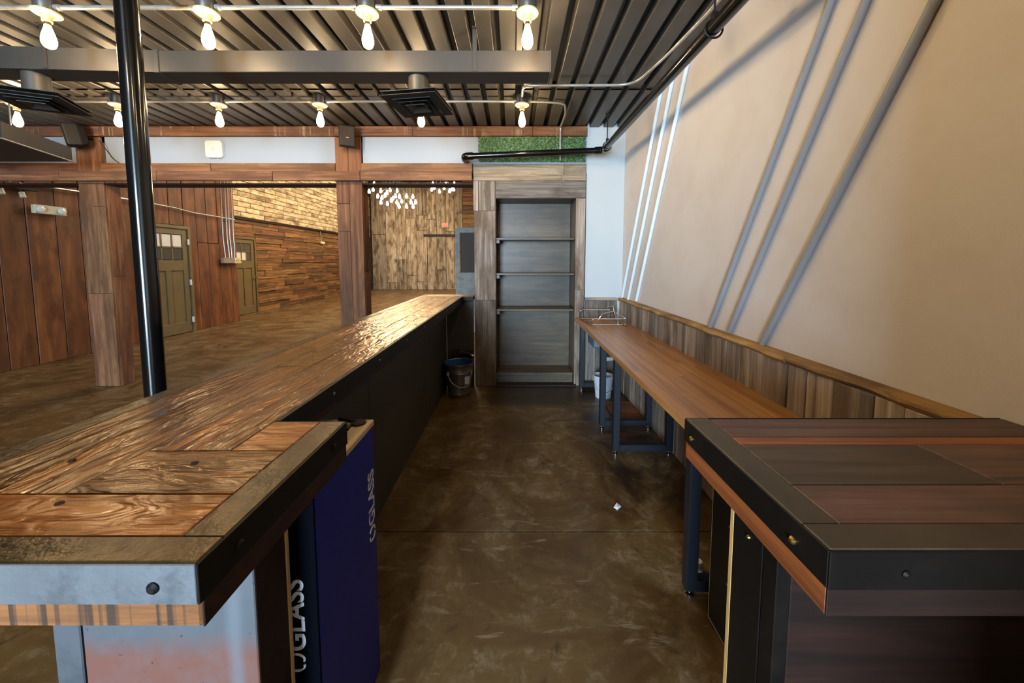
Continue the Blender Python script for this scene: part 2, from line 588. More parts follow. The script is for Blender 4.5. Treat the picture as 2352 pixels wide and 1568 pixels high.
# walls
struct(bx('wall_right', 'wall_white', None, XR, XR + 0.15, -5.8, 4.7, 0, 3.0, bev=0))
wl = struct(bx('wall_left', 'red_backing', None, XL - 0.2, XL - 0.03, -5.8, 8.78, 0, 5.7, bev=0))
wf = struct(thing('wall_front', None, None, (-2, -5.7, 0)))
for a in ((-6.7, -2.55, 0, 3.0), (-0.95, 1.3, 0, 3.0), (-2.55, -0.95, 2.72, 3.0)):
    bx('wall_section', 'wall_cool', wf, a[0], a[1], -5.75, -5.6, a[2], a[3], bev=0)
w1 = struct(thing('window_1', None, None, (-1.75, -5.68, 0)))
for a in ((-2.55, -2.5, 0, 2.72), (-1.0, -0.95, 0, 2.72), (-2.5, -1.0, 2.67, 2.72), (-2.5, -1.0, 0, 0.12)):
    bx('window_frame', 'dark_steel', w1, a[0], a[1], -5.71, -5.65, a[2], a[3])
bx('window_pane', 'glass', w1, -2.5, -1.0, -5.685, -5.675, 0.12, 2.67, bev=0)
for a_, e_ in ((-6.55, -4.768), (-4.484, -1.951), (-1.662, 0.8)):
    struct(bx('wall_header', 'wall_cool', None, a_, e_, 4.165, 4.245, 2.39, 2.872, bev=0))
struct(bx('wall_header_upper', 'backing', None, -6.55, XR + 0.1, 4.345, 4.42, 2.79, 5.7, bev=0))
struct(bx('wall_pier', 'pier_paint', None, 0.8, XR - 0.001, HD + 0.02, 4.6, 0, 3.0, bev=0))
struct(bx('wall_hall_right', 'dark_wood', None, -0.47, -0.3, 4.55, 18.6, 0, 5.7, bev=0))
struct(bx('wall_daylight_block', 'wall_white', None, 0.36, XR - 0.002, -0.5, -0.38, 0, 2.95, bev=0))  # unseen wall added behind the camera to keep daylight off the near right side
struct(bx('wall_hall_left', 'mortar', None, -7.4, -7.215, 8.6, 19.0, 0, 5.7, bev=0))
struct(bx('wall_hall_return', 'red_backing', None, -7.4, XL - 0.03, 8.7, 8.8, 0, 5.7, bev=0))
wfar = struct(bx('wall_far', 'backing', None, -7.4, -0.3, 18.6, 18.75, 0, 5.7, bev=0))
struct(bx('ceiling_hall', 'dark_wood', None, -7.4, -0.3, 4.3, 18.8, 5.6, 5.75, bev=0))

# steel deck ceiling: trapezoid sheets, four ribs each, lapped at two seams
ce = struct(bx('ceiling', 'backing', None, -6.75, XR + 0.1, -5.8, 4.34, 2.955, 3.05, bev=0))
PT = 0.1525


def deck_mesh(length):
    prof = []
    for i in range(4):
        x = i * PT
        prof += [(x + 0.007, 0.055), (x + 0.046, 0.055), (x + 0.0505, 0.006), (x + 0.0525, 0.0018), (x + 0.056, 0.0), (x + 0.1475, 0.0), (x + 0.151, 0.0018), (x + PT + 0.0005, 0.006), (x + PT + 0.007, 0.055)]
    vs = [(x, y, z) for y in (0, length) for x, z in prof]
    n = len(prof)
    fs = [(i, i + 1, n + i + 1, n + i) for i in range(n - 1)]
    me = bpy.data.meshes.new('deck_sheet')
    me.from_pydata(vs, [], fs)
    me.materials.append(M['deck'])
    return me


for y0, y1, dz in ((-5.6, 2.06, 0.0), (2.05, 3.30, 0.012), (3.29, 4.24, 0.0)):
    me = deck_mesh(y1 - y0)
    x = XR - 4 * PT + 0.01
    while x > -6.9:
        o = bpy.data.objects.new('deck_sheet', me)
        COL.objects.link(o)
        o.parent = ce
        o.location = (x, y0, CZ + dz)
        x -= 4 * PT

# barn-wood wainscot on the white wall and on the white pier, live-edge cap on top
tr = struct(thing('trim_1', None, None, (1.2, 2.5, 0)))
y = 0.93
while y < 4.12:
    w = random.choice((0.1, 0.13, 0.15, 0.18, 0.2))
    w = min(w, 4.125 - y)
    if w > 0.03:
        plank('plank', tr, (1.196, y + w / 2, 0.492), (0, 0, 1), (-1, 0, 0), 0.98, w - 0.003, 0.018 + random.random() * 0.008,
              'barn' if random.random() < 0.72 else 'barn_grey', 0.003)
    y += w
x = 0.80
for w in (0.125, 0.115, 0.12):
    plank('plank', tr, (x + w / 2, HD + 0.015, 0.492), (0, 0, 1), (0, -1, 0), 0.98, w - 0.003, 0.02, 'barn_grey', 0.003)
    x += w


def cap_board(y0, y1, deep):
    b = B()
    n = max(4, int((y1 - y0) / 0.05))
    rows = []
    for i in range(n + 1):
        yy = y0 + (y1 - y0) * i / n
        j = 0.008 * math.sin(yy * 9.3) + 0.006 * math.sin(yy * 23.1 + 1) + random.uniform(-0.004, 0.004)
        xf = 1.163 - deep - j
        rows.append([b.bm.verts.new(p) for p in ((1.219, yy, 0.986), (xf + 0.012, yy, 0.984), (xf, yy, 0.997), (xf + 0.006 + abs(j) * 0.4, yy, 1.013), (1.219, yy, 1.016))])
    for a, c in zip(rows, rows[1:]):
        for k in range(5):
            b.bm.faces.new((a[k], a[(k + 1) % 5], c[(k + 1) % 5], c[k]))
    b.bm.faces.new(rows[0])
    b.bm.faces.new(rows[-1][::-1])
    return b.done('cap_board', 'cap', tr)


for y0, y1, dp in ((0.93, 1.56, 0.0), (1.562, 2.06, 0.006), (2.062, 2.32, 0.0), (2.322, 4.1, 0.002)):
    cap_board(y0, y1, dp)
bx('cap_board', 'barn_pale', tr, 0.795, 1.155, HD - 0.02, HD + 0.018, 0.984, 1.012, bev=0.002)

# red-brown plank wall (left)
Y = 3.3
joints = []
while Y < 8.7:
    joints.append(Y)
    Y += random.uniform(0.26, 0.33)
joints.append(8.78)
for a, b_ in zip(joints, joints[1:]):
    w = b_ - a
    cy = (a + b_) / 2
    if 6.52 < cy < 7.5:      # over door_1
        plank('plank', wl, (XL - 0.03, cy, (2.12 + 3.5) / 2), (0, 0, 1), (1, 0, 0), 3.5 - 2.12, w - 0.008, 0.025, 'red_plank', 0.006)
    elif 7.6 < cy < 8.3:
        plank('plank', wl, (XL - 0.03, cy, 0.9), (0, 0, 1), (1, 0, 0), 1.8, w - 0.006, 0.032, 'red_plank', 0.006)
        plank('plank', wl, (XL - 0.03, cy, 2.66), (0, 0, 1), (1, 0, 0), 1.7, w - 0.008, 0.022, 'red_plank', 0.006)
    else:
        plank('plank', wl, (XL - 0.03, cy, 1.75), (0, 0, 1), (1, 0, 0), 3.5, w - 0.008, random.choice((0.022, 0.027, 0.03)), 'red_plank', 0.006)

# hall left wall: strip-wood cladding below, whitewashed blocks above
hl = struct(thing('trim_2', None, None, (-7.2, 13, 0)))
z = 0.0
while z < 2.5:
    hgt = random.choice((0.10, 0.12, 0.14))
    y = 8.85 + random.uniform(-0.1, 0.0)
    while y < 18.55:
        L = random.uniform(0.6, 1.5)
        a, e = y, min(y + L, 18.57)
        y += L
        if z < 2.08:         # leave the doorway free
            if a < 10.36 and e > 9.44:
                if a < 9.44: e = 9.44
                else: a = 10.36
        if e - a < 0.02: continue
        plank('plank', hl, (-7.215, (a + e) / 2, z + hgt / 2), (0, 1, 0), (1, 0, 0), round(e - a, 2) - 0.004, hgt - 0.004,
              random.choice((0.012, 0.018, 0.024, 0.03, 0.04)), 'stack_wood', 0.003)
    z += hgt
bx('rail', 'dark_wood', hl, -7.215, -7.16, 8.85, 18.57, z, z + 0.06)
hb = struct(thing('trim_3', None, None, (-7.2, 13, 2.6)))
r_ = 0
z += 0.065
while z < 5.3:
    y = 8.85 - (0.25 if r_ % 2 else 0)
    while y < 18.5:
        L = random.choice((0.46, 0.54, 0.62))
        if z < 1.42 + 0.216 * (y + L) + 0.12 and y + L > 9.2:
            plank('block', hb, (-7.215, y + L / 2, z + 0.067), (0, 1, 0), (1, 0, 0), L - 0.012, 0.124, random.choice((0.025, 0.03, 0.036)), 'brick', 0.008)
        y += L
    z += 0.135
    r_ += 1

# hall far wall: wide greyed planks, stood on end
xs = [-7.09, -6.38, -5.88, -5.38, -4.86, -4.34, -3.86, -3.40, -2.98, -2.56]
for i, (a, b_) in enumerate(zip(xs, xs[1:])):
    cuts = sorted([0.0, 5.3] + {0: [2.75], 1: [0.35, 3.9], 2: [1.5], 3: [0.7, 3.55], 4: [0.4, 2.95, 3.7], 5: [2.72, 3.5], 6: [1.0, 2.72], 7: [2.72, 2.9], 8: [2.72, 3.8]}[i])
    for z0, z1 in zip(cuts, cuts[1:]):
        split = random.random() < 0.2 and (z1 - z0) > 1.0
        segs = [(a, (a + b_) / 2 + 0.05), ((a + b_) / 2 + 0.05, b_)] if split else [(a, b_)]
        for p, q in segs:
            plank('plank', wfar, ((p + q) / 2, 18.6, (z0 + z1) / 2), (0, 0, 1), (0, -1, 0), z1 - z0 - 0.012, q - p - 0.014, random.choice((0.02, 0.03, 0.045)), 'hall_plank', 0.008)
z = 0.0
while z < 5.3:
    plank('plank', wfar, (-1.45, 18.6, z + 0.11), (1, 0, 0), (0, -1, 0), 2.2, 0.212, random.choice((0.02, 0.03)), 'stack_wood', 0.006)
    z += 0.22


# panelled doors with six lites (door_1 on the plank wall, door_2 on the hall wall): built in the plane X = face, along Y
def lite_door(name, xf, y0, y1, ztop, hinges, knob, bright):
    d = struct(thing(name, None, None, (xf, (y0 + y1) / 2, 0)))
    f = B()
    f.box(xf - 0.06, xf + 0.02, y0, y0 + 0.06, 0, ztop, 0.003)
    f.box(xf - 0.06, xf + 0.02, y1 - 0.06, y1, 0, ztop, 0.003)
    f.box(xf - 0.06, xf + 0.02, y0 + 0.06, y1 - 0.06, ztop - 0.06, ztop, 0.003)
    f.done('door_frame', 'green_door', d)
    a, e = y0 + 0.065, y1 - 0.065
    w = e - a
    zg0, zg1 = 1.44, ztop - 0.17
    lf = B()
    x0, x1 = xf - 0.045, xf - 0.005
    for p, q, s, t in ((a, a + 0.11, 0.01, ztop - 0.065), (e - 0.11, e, 0.01, ztop - 0.065), (a + 0.11, e - 0.11, 0.01, 0.22), (a + 0.11, e - 0.11, ztop - 0.17, ztop - 0.065), (a + 0.11, e - 0.11, 1.24, 1.44),
                       (a + w / 2 - 0.05, a + w / 2 + 0.05, 0.22, 1.24)):
        lf.box(x0, x1, p, q, s, t, 0.003)
    leaf = lf.done('door_leaf', 'green_door', d)
    bx('panel', 'green_door', d, x0 + 0.005, x1 - 0.018, a + 0.1, a + w / 2, 0.2, 1.26, bev=0.002)
    bx('panel', 'green_door', d, x0 + 0.005, x1 - 0.018, a + w / 2, e - 0.1, 0.2, 1.26, bev=0.002)
    g0, g1 = a + 0.11, e - 0.11
    for i in range(3):
        for j in range(2):
            p0, p1 = g0 + (g1 - g0) * i / 3, g0 + (g1 - g0) * (i + 1) / 3
            q0, q1 = zg0 + (zg1 - zg0) * j / 2, zg0 + (zg1 - zg0) * (j + 1) / 2
            mm = 'white_plastic' if (i, j) in bright else 'pane'
            bx('pane', mm, d, x0 + 0.015, x1 - 0.014, p0 + 0.012, p1 - 0.012, q0 + 0.012, q1 - 0.012, bev=0)
    mu = B()
    for i in (1, 2):
        yy = g0 + (g1 - g0) * i / 3
        mu.box(x0 + 0.01, x1 - 0.004, yy - 0.014, yy + 0.014, zg0, zg1, 0.002)
    zz = (zg0 + zg1) / 2
    mu.box(x0 + 0.01, x1 - 0.004, g0, g1, zz - 0.014, zz + 0.014, 0.002)
    mu.done('glazing_bars', 'green_door', d)
    if hinges:
        for zz in (0.25, 1.0, 1.8):
            B().box(xf - 0.002, xf + 0.026, y1 - 0.075, y1 - 0.045, zz - 0.055, zz + 0.055, 0.003).done('hinge', 'white_plastic', d)
    if knob:
        B().tube([(xf - 0.01, e - 0.06, 0.98), (xf + 0.03, e - 0.06, 0.98), (xf + 0.035, e - 0.06, 0.98), (xf + 0.065, e - 0.06, 0.98)], [0.012, 0.012, 0.028, 0.02], 12).done('door_knob', 'chrome', d, True)
    return d


lite_door('door_1', -6.52, 6.5, 7.5, 2.11, True, False, {(0, 1), (1, 1), (2, 1)})
lite_door('door_2', -7.19, 9.46, 10.34, 2.07, False, True, {(0, 0), (1, 0)})

# grey glazed door ajar beside the niche
d3 = struct(thing('door_3', None, None, (-0.75, 7.3, 0)))
d3.rotation_euler.z = R(-9)
x0, x1 = -1.165, -0.33
lf = B()
for p, q, s, t in ((x0, x0 + 0.09, 0.01, 2.075), (x1 - 0.09, x1, 0.01, 2.075), (x0 + 0.09, x1 - 0.09, 1.98, 2.075), (x0 + 0.09, x1 - 0.09, 1.05, 1.2), (x0 + 0.09, x1 - 0.09, 0.01, 0.2)):
    lf.box(p, q, 7.28, 7.32, s, t, 0.004)
lf.done('door_leaf', 'grey_door', d3)
bx('panel', 'grey_door', d3, x0 + 0.08, x1 - 0.08, 7.29, 7.31, 0.19, 1.06)
bx('pane', 'pane', d3, x0 + 0.09, x1 - 0.09, 7.297, 7.303, 1.2, 1.98, bev=0)
mb = B()
mb.box(x0 + 0.09, x1 - 0.09, 7.285, 7.315, 1.625, 1.65, 0.002)
mb.box(x0 + 0.09, x0 + 0.115, 7.283, 7.317, 1.2, 1.98, 0.002)
mb.done('glazing_bars', 'timber', d3)
hn = B().tube([(x0 + 0.045, 7.28, 1.09), (x0 + 0.045, 7.22, 1.09)], 0.012, 10)
hn.tube([(x0 + 0.03, 7.22, 1.1), (x0 + 0.15, 7.22, 1.075)], 0.011, 10)
hn.done('door_handle', 'galv', d3, True)
bx('door_frame', 'grey_door', d3, -0.34, -0.29, 7.2, 7.4, 0, 2.12)

# plank door in the far wall
d4 = struct(thing('door_4', None, None, (-3.66, 18.55, 0)))
bx('lintel', 'dark_wood', d4, -4.5, -2.9, 18.5, 18.6, 2.66, 2.76)
B().tube([(-4.32, 18.55, 0.75), (-4.32, 18.5, 0.8), (-4.32, 18.5, 1.75), (-4.32, 18.55, 1.8)], 0.022, 8).done('door_pull', 'chrome', d4)

# ================================================================== HEADER TIMBERS
P1 = (-4.765, -4.487)
P2 = (-1.948, -1.665)


def post(label, x0, x1, cuts):
    t = thing('timber_post', label, 'post', ((x0 + x1) / 2, 4.18, 0), 'timber posts under the header')
    bx('core', 'dark_wood', t, x0 + 0.02, x1 - 0.02, 4.142, 4.292, 0.0, 2.25, bev=0)
    w = (x1 - x0) / 2
    for i in range(2):
        zs = [0.0] + cuts[i] + [2.76]
        for z0, z1 in zip(zs, zs[1:]):
            mat = 'timber_orange' if z0 > 2.3 else 'timber'
            plank('board', t, (x0 + w * (i + 0.5), 4.142, (z0 + z1) / 2), (0, 0, 1), (0, -1, 0), z1 - z0 - 0.003, w - 0.003, 0.021 + 0.002 * i, mat, 0.003)
    for z0, z1 in ((0, cuts[2]), (cuts[2], 2.27)):
        plank('side_board', t, (x1 - 0.021, 4.218, (z0 + z1) / 2), (0, 0, 1), (1, 0, 0), z1 - z0 - 0.003, 0.15, 0.021, 'timber', 0.003)
        plank('side_board', t, (x0 + 0.021, 4.218, (z0 + z1) / 2), (0, 0, 1), (-1, 0, 0), z1 - z0 - 0.003, 0.15, 0.021, 'timber', 0.003)
    return t


post('tall reclaimed timber post standing beside the black pole on its left', P1[0], P1[1], [[1.06, 2.27], [1.06, 2.02, 2.27], 1.25])
post('tall reclaimed timber post rising behind the middle of the long bar', P2[0], P2[1], [[1.75, 2.05, 2.32], [2.32], 1.3])
ub = thing('timber_beam', 'thin rough sawn upper timber beam directly under the steel deck', 'beam', (-2, 4.15, 2.773))
for a, e in ((-6.5, -4.49), (-4.487, -1.95), (-1.945, -1.1), (-1.097, 0.2), (0.203, 0.79)):
    plank('board', ub, ((a + e) / 2, 4.16, 2.823), (1, 0, 0), (0, -1, 0), e - a, 0.1, 0.045, 'timber_sawn', 0.003)
lb = thing('timber_beam', 'lower double board timber beam crossing both posts below the white panel', 'beam', (-3, 4.15, 2.27))
for a, e in ((-6.5, P1[0]), (P1[1], -3.3), (-3.297, P2[0]), (P2[1], -0.455)):
    plank('board', lb, ((a + e) / 2, 4.16, 2.437), (1, 0, 0), (0, -1, 0), e - a - 0.003, 0.092, 0.05, 'timber', 0.003)
for a, e in ((-6.5, -4.9), (-4.897, -3.85), (-3.847, -2.6), (-2.597, -1.66), (-1.657, -0.455)):
    plank('board', lb, ((a + e) / 2, 4.09, 2.337), (1, 0, 0), (0, -1, 0), e - a - 0.003, 0.1, 0.03, 'timber', 0.003)
for a, e in ((-6.5, P1[0]), (P1[1], P2[0]), (P2[1], -0.455)):
    bx('soffit_board', 'dark_wood', lb, a + 0.002, e - 0.002, 4.121, 4.30, 2.255, 2.272)

# boxwood panel
hg = B()
hg.box(-0.37, 0.78, 4.15, 4.164, 2.505, 2.772)
rnd = random.Random(3)
for i in range(3600):
    px_, pz_ = rnd.uniform(-0.385, 0.775), rnd.uniform(2.508, 2.762)
    a = rnd.uniform(0, 2 * PI)
    tilt = rnd.uniform(-0.9, 0.9)
    L, w = rnd.uniform(0.02, 0.034), rnd.uniform(0.006, 0.010)
    c = Vector((px_, 4.148 - rnd.uniform(-0.004, 0.028), pz_))
    d = Vector((math.cos(a), -abs(math.sin(tilt)) * 0.7, math.sin(a))).normalized()
    s = d.cross(Vector((0.3 * math.cos(a * 3), 1, 0.3))).normalized() * w
    vs = [hg.bm.verts.new(p) for p in (c - d * L * 0.5, c + s * 0.9, c + d * L * 0.5, c - s * 0.9)]
    hg.bm.faces.new(vs)
o = hg.done('hedge_panel', 'leaf_dark')
tag(rest(o, (0.2, 4.15, 2.5)), 'clipped green artificial boxwood strip above the shelf niche', 'hedge', kind='stuff')

# ================================================================== SHELF NICHE
cb = thing('shelf_cabinet', 'tall open shelf niche framed in weathered barn wood at the aisle end', 'cabinet', (0.2, 4.3, 0))
FY = HD + 0.0
bx('back_panel', 'dark_wood', cb, -0.25, 0.72, 4.53, 4.545, 0.02, 2.13, bev=0)
for z0, z1 in ((0.10, 0.866), (0.869, 1.275), (1.278, 1.672), (1.675, 2.112)):
    plank('back_board', cb, (0.238, 4.53, (z0 + z1) / 2), (1, 0, 0), (0, -1, 0), 0.88, z1 - z0, 0.016, 'shelf_wood', 0.002)
for xx, n in ((-0.225, 1), (0.701, -1)):
    plank('side_panel', cb, (xx, 4.34, 1.07), (0, 0, 1), (n, 0, 0), 2.11, 0.37, 0.02, 'shelf_wood', 0.002)
bx('head_panel', 'shelf_wood', cb, -0.204, 0.68, 4.16, 4.53, 2.113, 2.13)
for z0 in (1.682, 1.286, 0.878):
    s = bx('shelf', 'shelf_wood', cb, -0.2, 0.676, 4.175, 4.51, z0 - 0.022, z0, bev=0.002)
    bx('cleat', 'shelf_wood', cb, -0.2, -0.165, 4.19, 4.5, z0 - 0.06, z0 - 0.023)
bx('bottom_board', 'shelf_wood', cb, -0.2, 0.676, 4.2, 4.51, 0.11, 0.135)
bx('plinth', 'shelf_wood', cb, -0.2, 0.676, 4.21, 4.23, 0.02, 0.11)
bx('sill', 'dark_wood', cb, -0.21, 0.70, 4.11, 4.24, 0.0, 0.02)
for x0, x1, z0, z1, mt in ((-0.446, -0.206, 0.0, 0.983, 'barn_grey'), (-0.446, -0.206, 0.985, 1.975, 'barn'), (-0.395, -0.21, 1.977, 2.301, 'barn'), (-0.452, -0.397, 1.977, 2.301, 'barn'),
                           (0.682, 0.79, 1.10, 2.113, 'barn'), (0.682, 0.785, 0.0, 1.098, 'barn')):
    plank('frame_board', cb, ((x0 + x1) / 2, HD + 0.02, (z0 + z1) / 2), (0, 0, 1), (0, -1, 0), z1 - z0, x1 - x0 - 0.003, 0.022, mt, 0.003)
for x0, x1, z0, z1, mt in ((-0.206, 0.79, 2.117, 2.301, 'barn_grey'), (-0.452, 0.545, 2.303, 2.486, 'barn_pale'), (0.548, 0.79, 2.303, 2.486, 'barn_pale')):
    plank('frame_board', cb, ((x0 + x1) / 2, HD + 0.02, (z0 + z1) / 2), (1, 0, 0), (0, -1, 0), x1 - x0 - 0.003, z1 - z0, 0.024, mt, 0.003)
bx('side_board', 'dark_wood', cb, -0.446, -0.43, HD + 0.02, 4.54, 0.0, 2.25)
bx('side_board', 'dark_wood', cb, 0.775, 0.79, HD + 0.02, 4.54, 0.0, 2.25)

# ================================================================== LEFT BAR
ZT = 1.03
bar = thing('bar_counter', 'long glossy reclaimed wood bar with steel edging running to the shelf niche', 'bar', (-0.8, 2.4, 0))
XO, XI, XE = -1.06, -0.575, -0.413      # outer edge, aisle edge, edge of the near return
T = 0.045


def deckboard(parent, x0, x1, y0, y1, along, mat, z=ZT, dz=0.0):
    c = ((x0 + x1) / 2, (y0 + y1) / 2, z - T + dz)
    if along == 'Y':
        plank('plank', parent, c, (0, 1, 0), (0, 0, 1), y1 - y0 - 0.002, x1 - x0 - 0.0015, T, mat, 0.0018)
    else:
        plank('plank', parent, c, (1, 0, 0), (0, 0, 1), x1 - x0 - 0.002, y1 - y0 - 0.0015, T, mat, 0.0018)


TW = 0.055
cols = [(XO + TW, -0.885), (-0.885, -0.76), (-0.76, -0.665), (-0.665, XI - 0.012)]
ends = [0.595, 0.595, 0.737, 0.737]
breaks = [[1.65, 2.75, 3.7], [1.35, 2.3, 3.3], [1.9, 3.05], [1.5, 2.6, 3.55]]
for (a, e), s, br in zip(cols, ends, breaks):
    ys = [s] + br + [4.10]
    for p, q in zip(ys, ys[1:]):
        deckboard(bar, a, e, p, q, 'Y', 'bar_top', dz=-random.uniform(0, 0.0015))
deckboard(bar, XI - 0.012, XE - 0.06, 0.737, 0.876, 'X', 'bar_plain')
deckboard(bar, -0.76, XE - 0.06, 0.595, 0.737, 'X', 'bar_top')
deckboard(bar, XO + TW, XE - 0.06, 0.498, 0.595, 'X', 'bar_plain')
deckboard(bar, XO + TW, -0.455, 4.10, 4.36, 'X', 'bar_top')
# steel-coated trim strips on top (mitred look) and the vertical steel edges
b = B().box(XO, XE, 0.453, 0.498, ZT - 0.054, ZT + 0.0005, 0.002)
b.box(XE - 0.06, XE, 0.498, 0.876, ZT - 0.054, ZT, 0.002)
b.done('top_trim', 'bar_trim', bar)
bx('top_trim', 'bar_trim', bar, XO, XO + TW, 0.498, 4.36, ZT - 0.054, ZT, bev=0.002)
bx('front_edge', 'bare_steel', bar, XO, XE + 0.0, 0.449, 0.4525, ZT - 0.056, ZT - 0.001, bev=0.0008)
b = B().box(XE + 0.0005, XE + 0.004, 0.449, 0.878, ZT - 0.056, ZT - 0.001, 0.0008)
b.box(XI - 0.012, XE, 0.877, 0.881, ZT - 0.056, ZT - 0.001, 0.0008)
b.done('return_edge', 'dark_steel', bar)
b = B().box(XI - 0.0115, XI, 0.882, 4.098, ZT - 0.056, ZT - 0.0005, 0.001)
b.box(XI - 0.0, -0.455, 4.088, 4.0985, ZT - 0.056, ZT - 0.0005, 0.001)
b.done('aisle_edge', 'dark_steel', bar)
# timber layer under the steel
bx('edge_board', 'edge_wood', bar, XO + 0.01, XE - 0.001, 0.455, 0.485, ZT - 0.094, ZT - 0.0565, bev=0.003)
b = B().box(XE - 0.0005, XE + 0.003, 0.4555, 0.872, ZT - 0.094, ZT - 0.0565, 0.001)
b.done('edge_board', 'dark_wood', bar)
bx('underlayer', 'dark_wood', bar, XO + 0.01, XI - 0.01, 0.486, 4.35, ZT - 0.085, ZT - 0.0565, bev=0)
bx('underlayer', 'dark_wood', bar, XI - 0.01, XE - 0.001, 0.486, 0.872, ZT - 0.085, ZT - 0.0565, bev=0)


def screw(parent, p, n, mat='tin', r=0.008):
    n = Vector(n)
    p = Vector(p)
    B().tube([p - n * 0.002, p + n * 0.002, p + n * 0.005], [r, r, r * 0.55], 12).done('screw', mat, parent, True)


screw(bar, (-0.468, 0.449, 0.998), (0, -1, 0), 'dark_steel')
screw(bar, (-0.80, 0.449, 0.998), (0, -1, 0), 'dark_steel')
for yy in (0.52, 0.81):
    screw(bar, (XE + 0.004, yy, 1.0), (1, 0, 0), 'dark_steel')
for yy in (1.15, 1.55, 1.95, 2.35, 2.75, 3.15, 3.55, 3.95):
    screw(bar, (XI, yy, 1.0), (1, 0, 0), r=0.006)
# nail holes
for px_, py_ in ((-0.735, 0.57), (-0.62, 0.69), (-0.87, 0.70)):
    B().tube([(px_, py_, ZT - 0.004), (px_, py_, ZT + 0.0012)], 0.006, 10).done('nail_hole', 'backing', bar)
# base: patinated steel end, dark aisle panels, outer cladding
bx('end_panel', 'patina', bar, -0.872, -0.52, 0.692, 0.70, 0.0, ZT - 0.0865)
bx('end_panel', 'dull_steel', bar, -0.932, -0.877, 0.692, 0.70, 0.0, ZT - 0.0865)
bx('end_core', 'dark_wood', bar, -0.93, -0.522, 0.701, 0.795, 0.0, ZT - 0.0865, bev=0)
bx('ply_edge', 'ply_edge', bar, -0.535, -0.5195, 0.7955, 0.806, 0.0, ZT - 0.0865, bev=0.001)
for a, e in ((0.81, 1.88), (1.884, 3.1), (3.104, 4.12)):
    bx('aisle_panel', 'aisle_paint', bar, -0.78, -0.76, a, e, 0.0, ZT - 0.0865)
bx('return_panel', 'aisle_paint', bar, -0.76, -0.455, 4.122, 4.14, 0.0, ZT - 0.06)
for a, e in ((0.81, 2.1), (2.103, 3.3), (3.303, 4.35)):
    bx('outer_panel', 'dark_wood', bar, -0.945, -0.925, a, e, 0.0, ZT - 0.0865)

# ================================================================== RIGHT COUNTER
rc = thing('front_counter', 'dark matte plank counter with blackened steel edge against the white wall', 'counter', (0.82, 0.68, 0))
RX, RE = 0.43, 1.215
rows = [(0.524, 0.621), (0.621, 0.764), (0.797, 0.893)]
deckboard(rc, RX + 0.055, RE, 0.524, 0.621, 'X', 'counter_top')
deckboard(rc, RX + 0.055, 0.86, 0.621, 0.764, 'X', 'counter_dark')
deckboard(rc, 0.86, RE, 0.621, 0.764, 'X', 'counter_top')
deckboard(rc, RX + 0.055, RE, 0.764, 0.797, 'X', 'counter_orange')
deckboard(rc, RX + 0.055, RE, 0.797, 0.893, 'X', 'counter_top')
b = B().box(RX, RE, 0.474, 0.524, ZT - 0.054, ZT + 0.0005, 0.002)
b.box(RX, RX + 0.055, 0.524, 0.896, ZT - 0.054, ZT, 0.002)
b.done('top_trim', 'counter_steel', rc)
bx('front_edge', 'dark_steel', rc, RX - 0.003, RE, 0.47, 0.4735, ZT - 0.056, ZT - 0.001, bev=0.0008)
bx('aisle_edge', 'dark_steel', rc, RX - 0.0035, RX - 0.0005, 0.4735, 0.898, ZT - 0.056, ZT - 0.001, bev=0.0008)
bx('rear_edge', 'dark_steel', rc, RX, RE, 0.8965, 0.9, ZT - 0.056, ZT - 0.001, bev=0.0008)
bx('edge_board', 'edge_wood_orange', rc, RX, RX + 0.03, 0.4775, 0.893, ZT - 0.098, ZT - 0.0565, bev=0.001)
bx('edge_board', 'dark_wood', rc, RX, RE, 0.474, 0.477, ZT - 0.098, ZT - 0.0565, bev=0.001)
bx('edge_core', 'dark_wood', rc, RX + 0.031, RE, 0.4775, 0.506, ZT - 0.098, ZT - 0.0565, bev=0.002)
bx('underlayer', 'dark_wood', rc, RX + 0.031, RE, 0.507, 0.893, ZT - 0.085, ZT - 0.0565, bev=0)
for yy in (0.535, 0.86):
    screw(rc, (RX - 0.0035, yy, 0.995), (-1, 0, 0), 'brass', 0.006)
screw(rc, (0.53, 0.47, 0.998), (0, -1, 0), 'dark_steel', 0.006)
screw(rc, (0.70, 0.47, 1.01), (0, -1, 0), 'dark_steel', 0.004)
bx('front_panel', 'dark_wood', rc, 0.56, RE, 0.70, 0.712, 0.0, ZT - 0.0865)
bx('corner_angle', 'dark_steel', rc, 0.53, 0.559, 0.70, 0.742, 0.0, ZT - 0.0865)
bx('side_panel', 'dark_steel', rc, 0.53, 0.545, 0.744, 0.848, 0.0, ZT - 0.0865)
bx('ply_edge', 'ply_edge', rc, 0.53, 0.55, 0.8485, 0.862, 0.0, ZT - 0.0865, bev=0.001)
bx('rear_panel', 'dark_wood', rc, 0.551, RE, 0.85, 0.862, 0.0, ZT - 0.0865, bev=0.001)
screw(rc, (0.53, 0.79, 0.80), (-1, 0, 0), 'brass', 0.005)

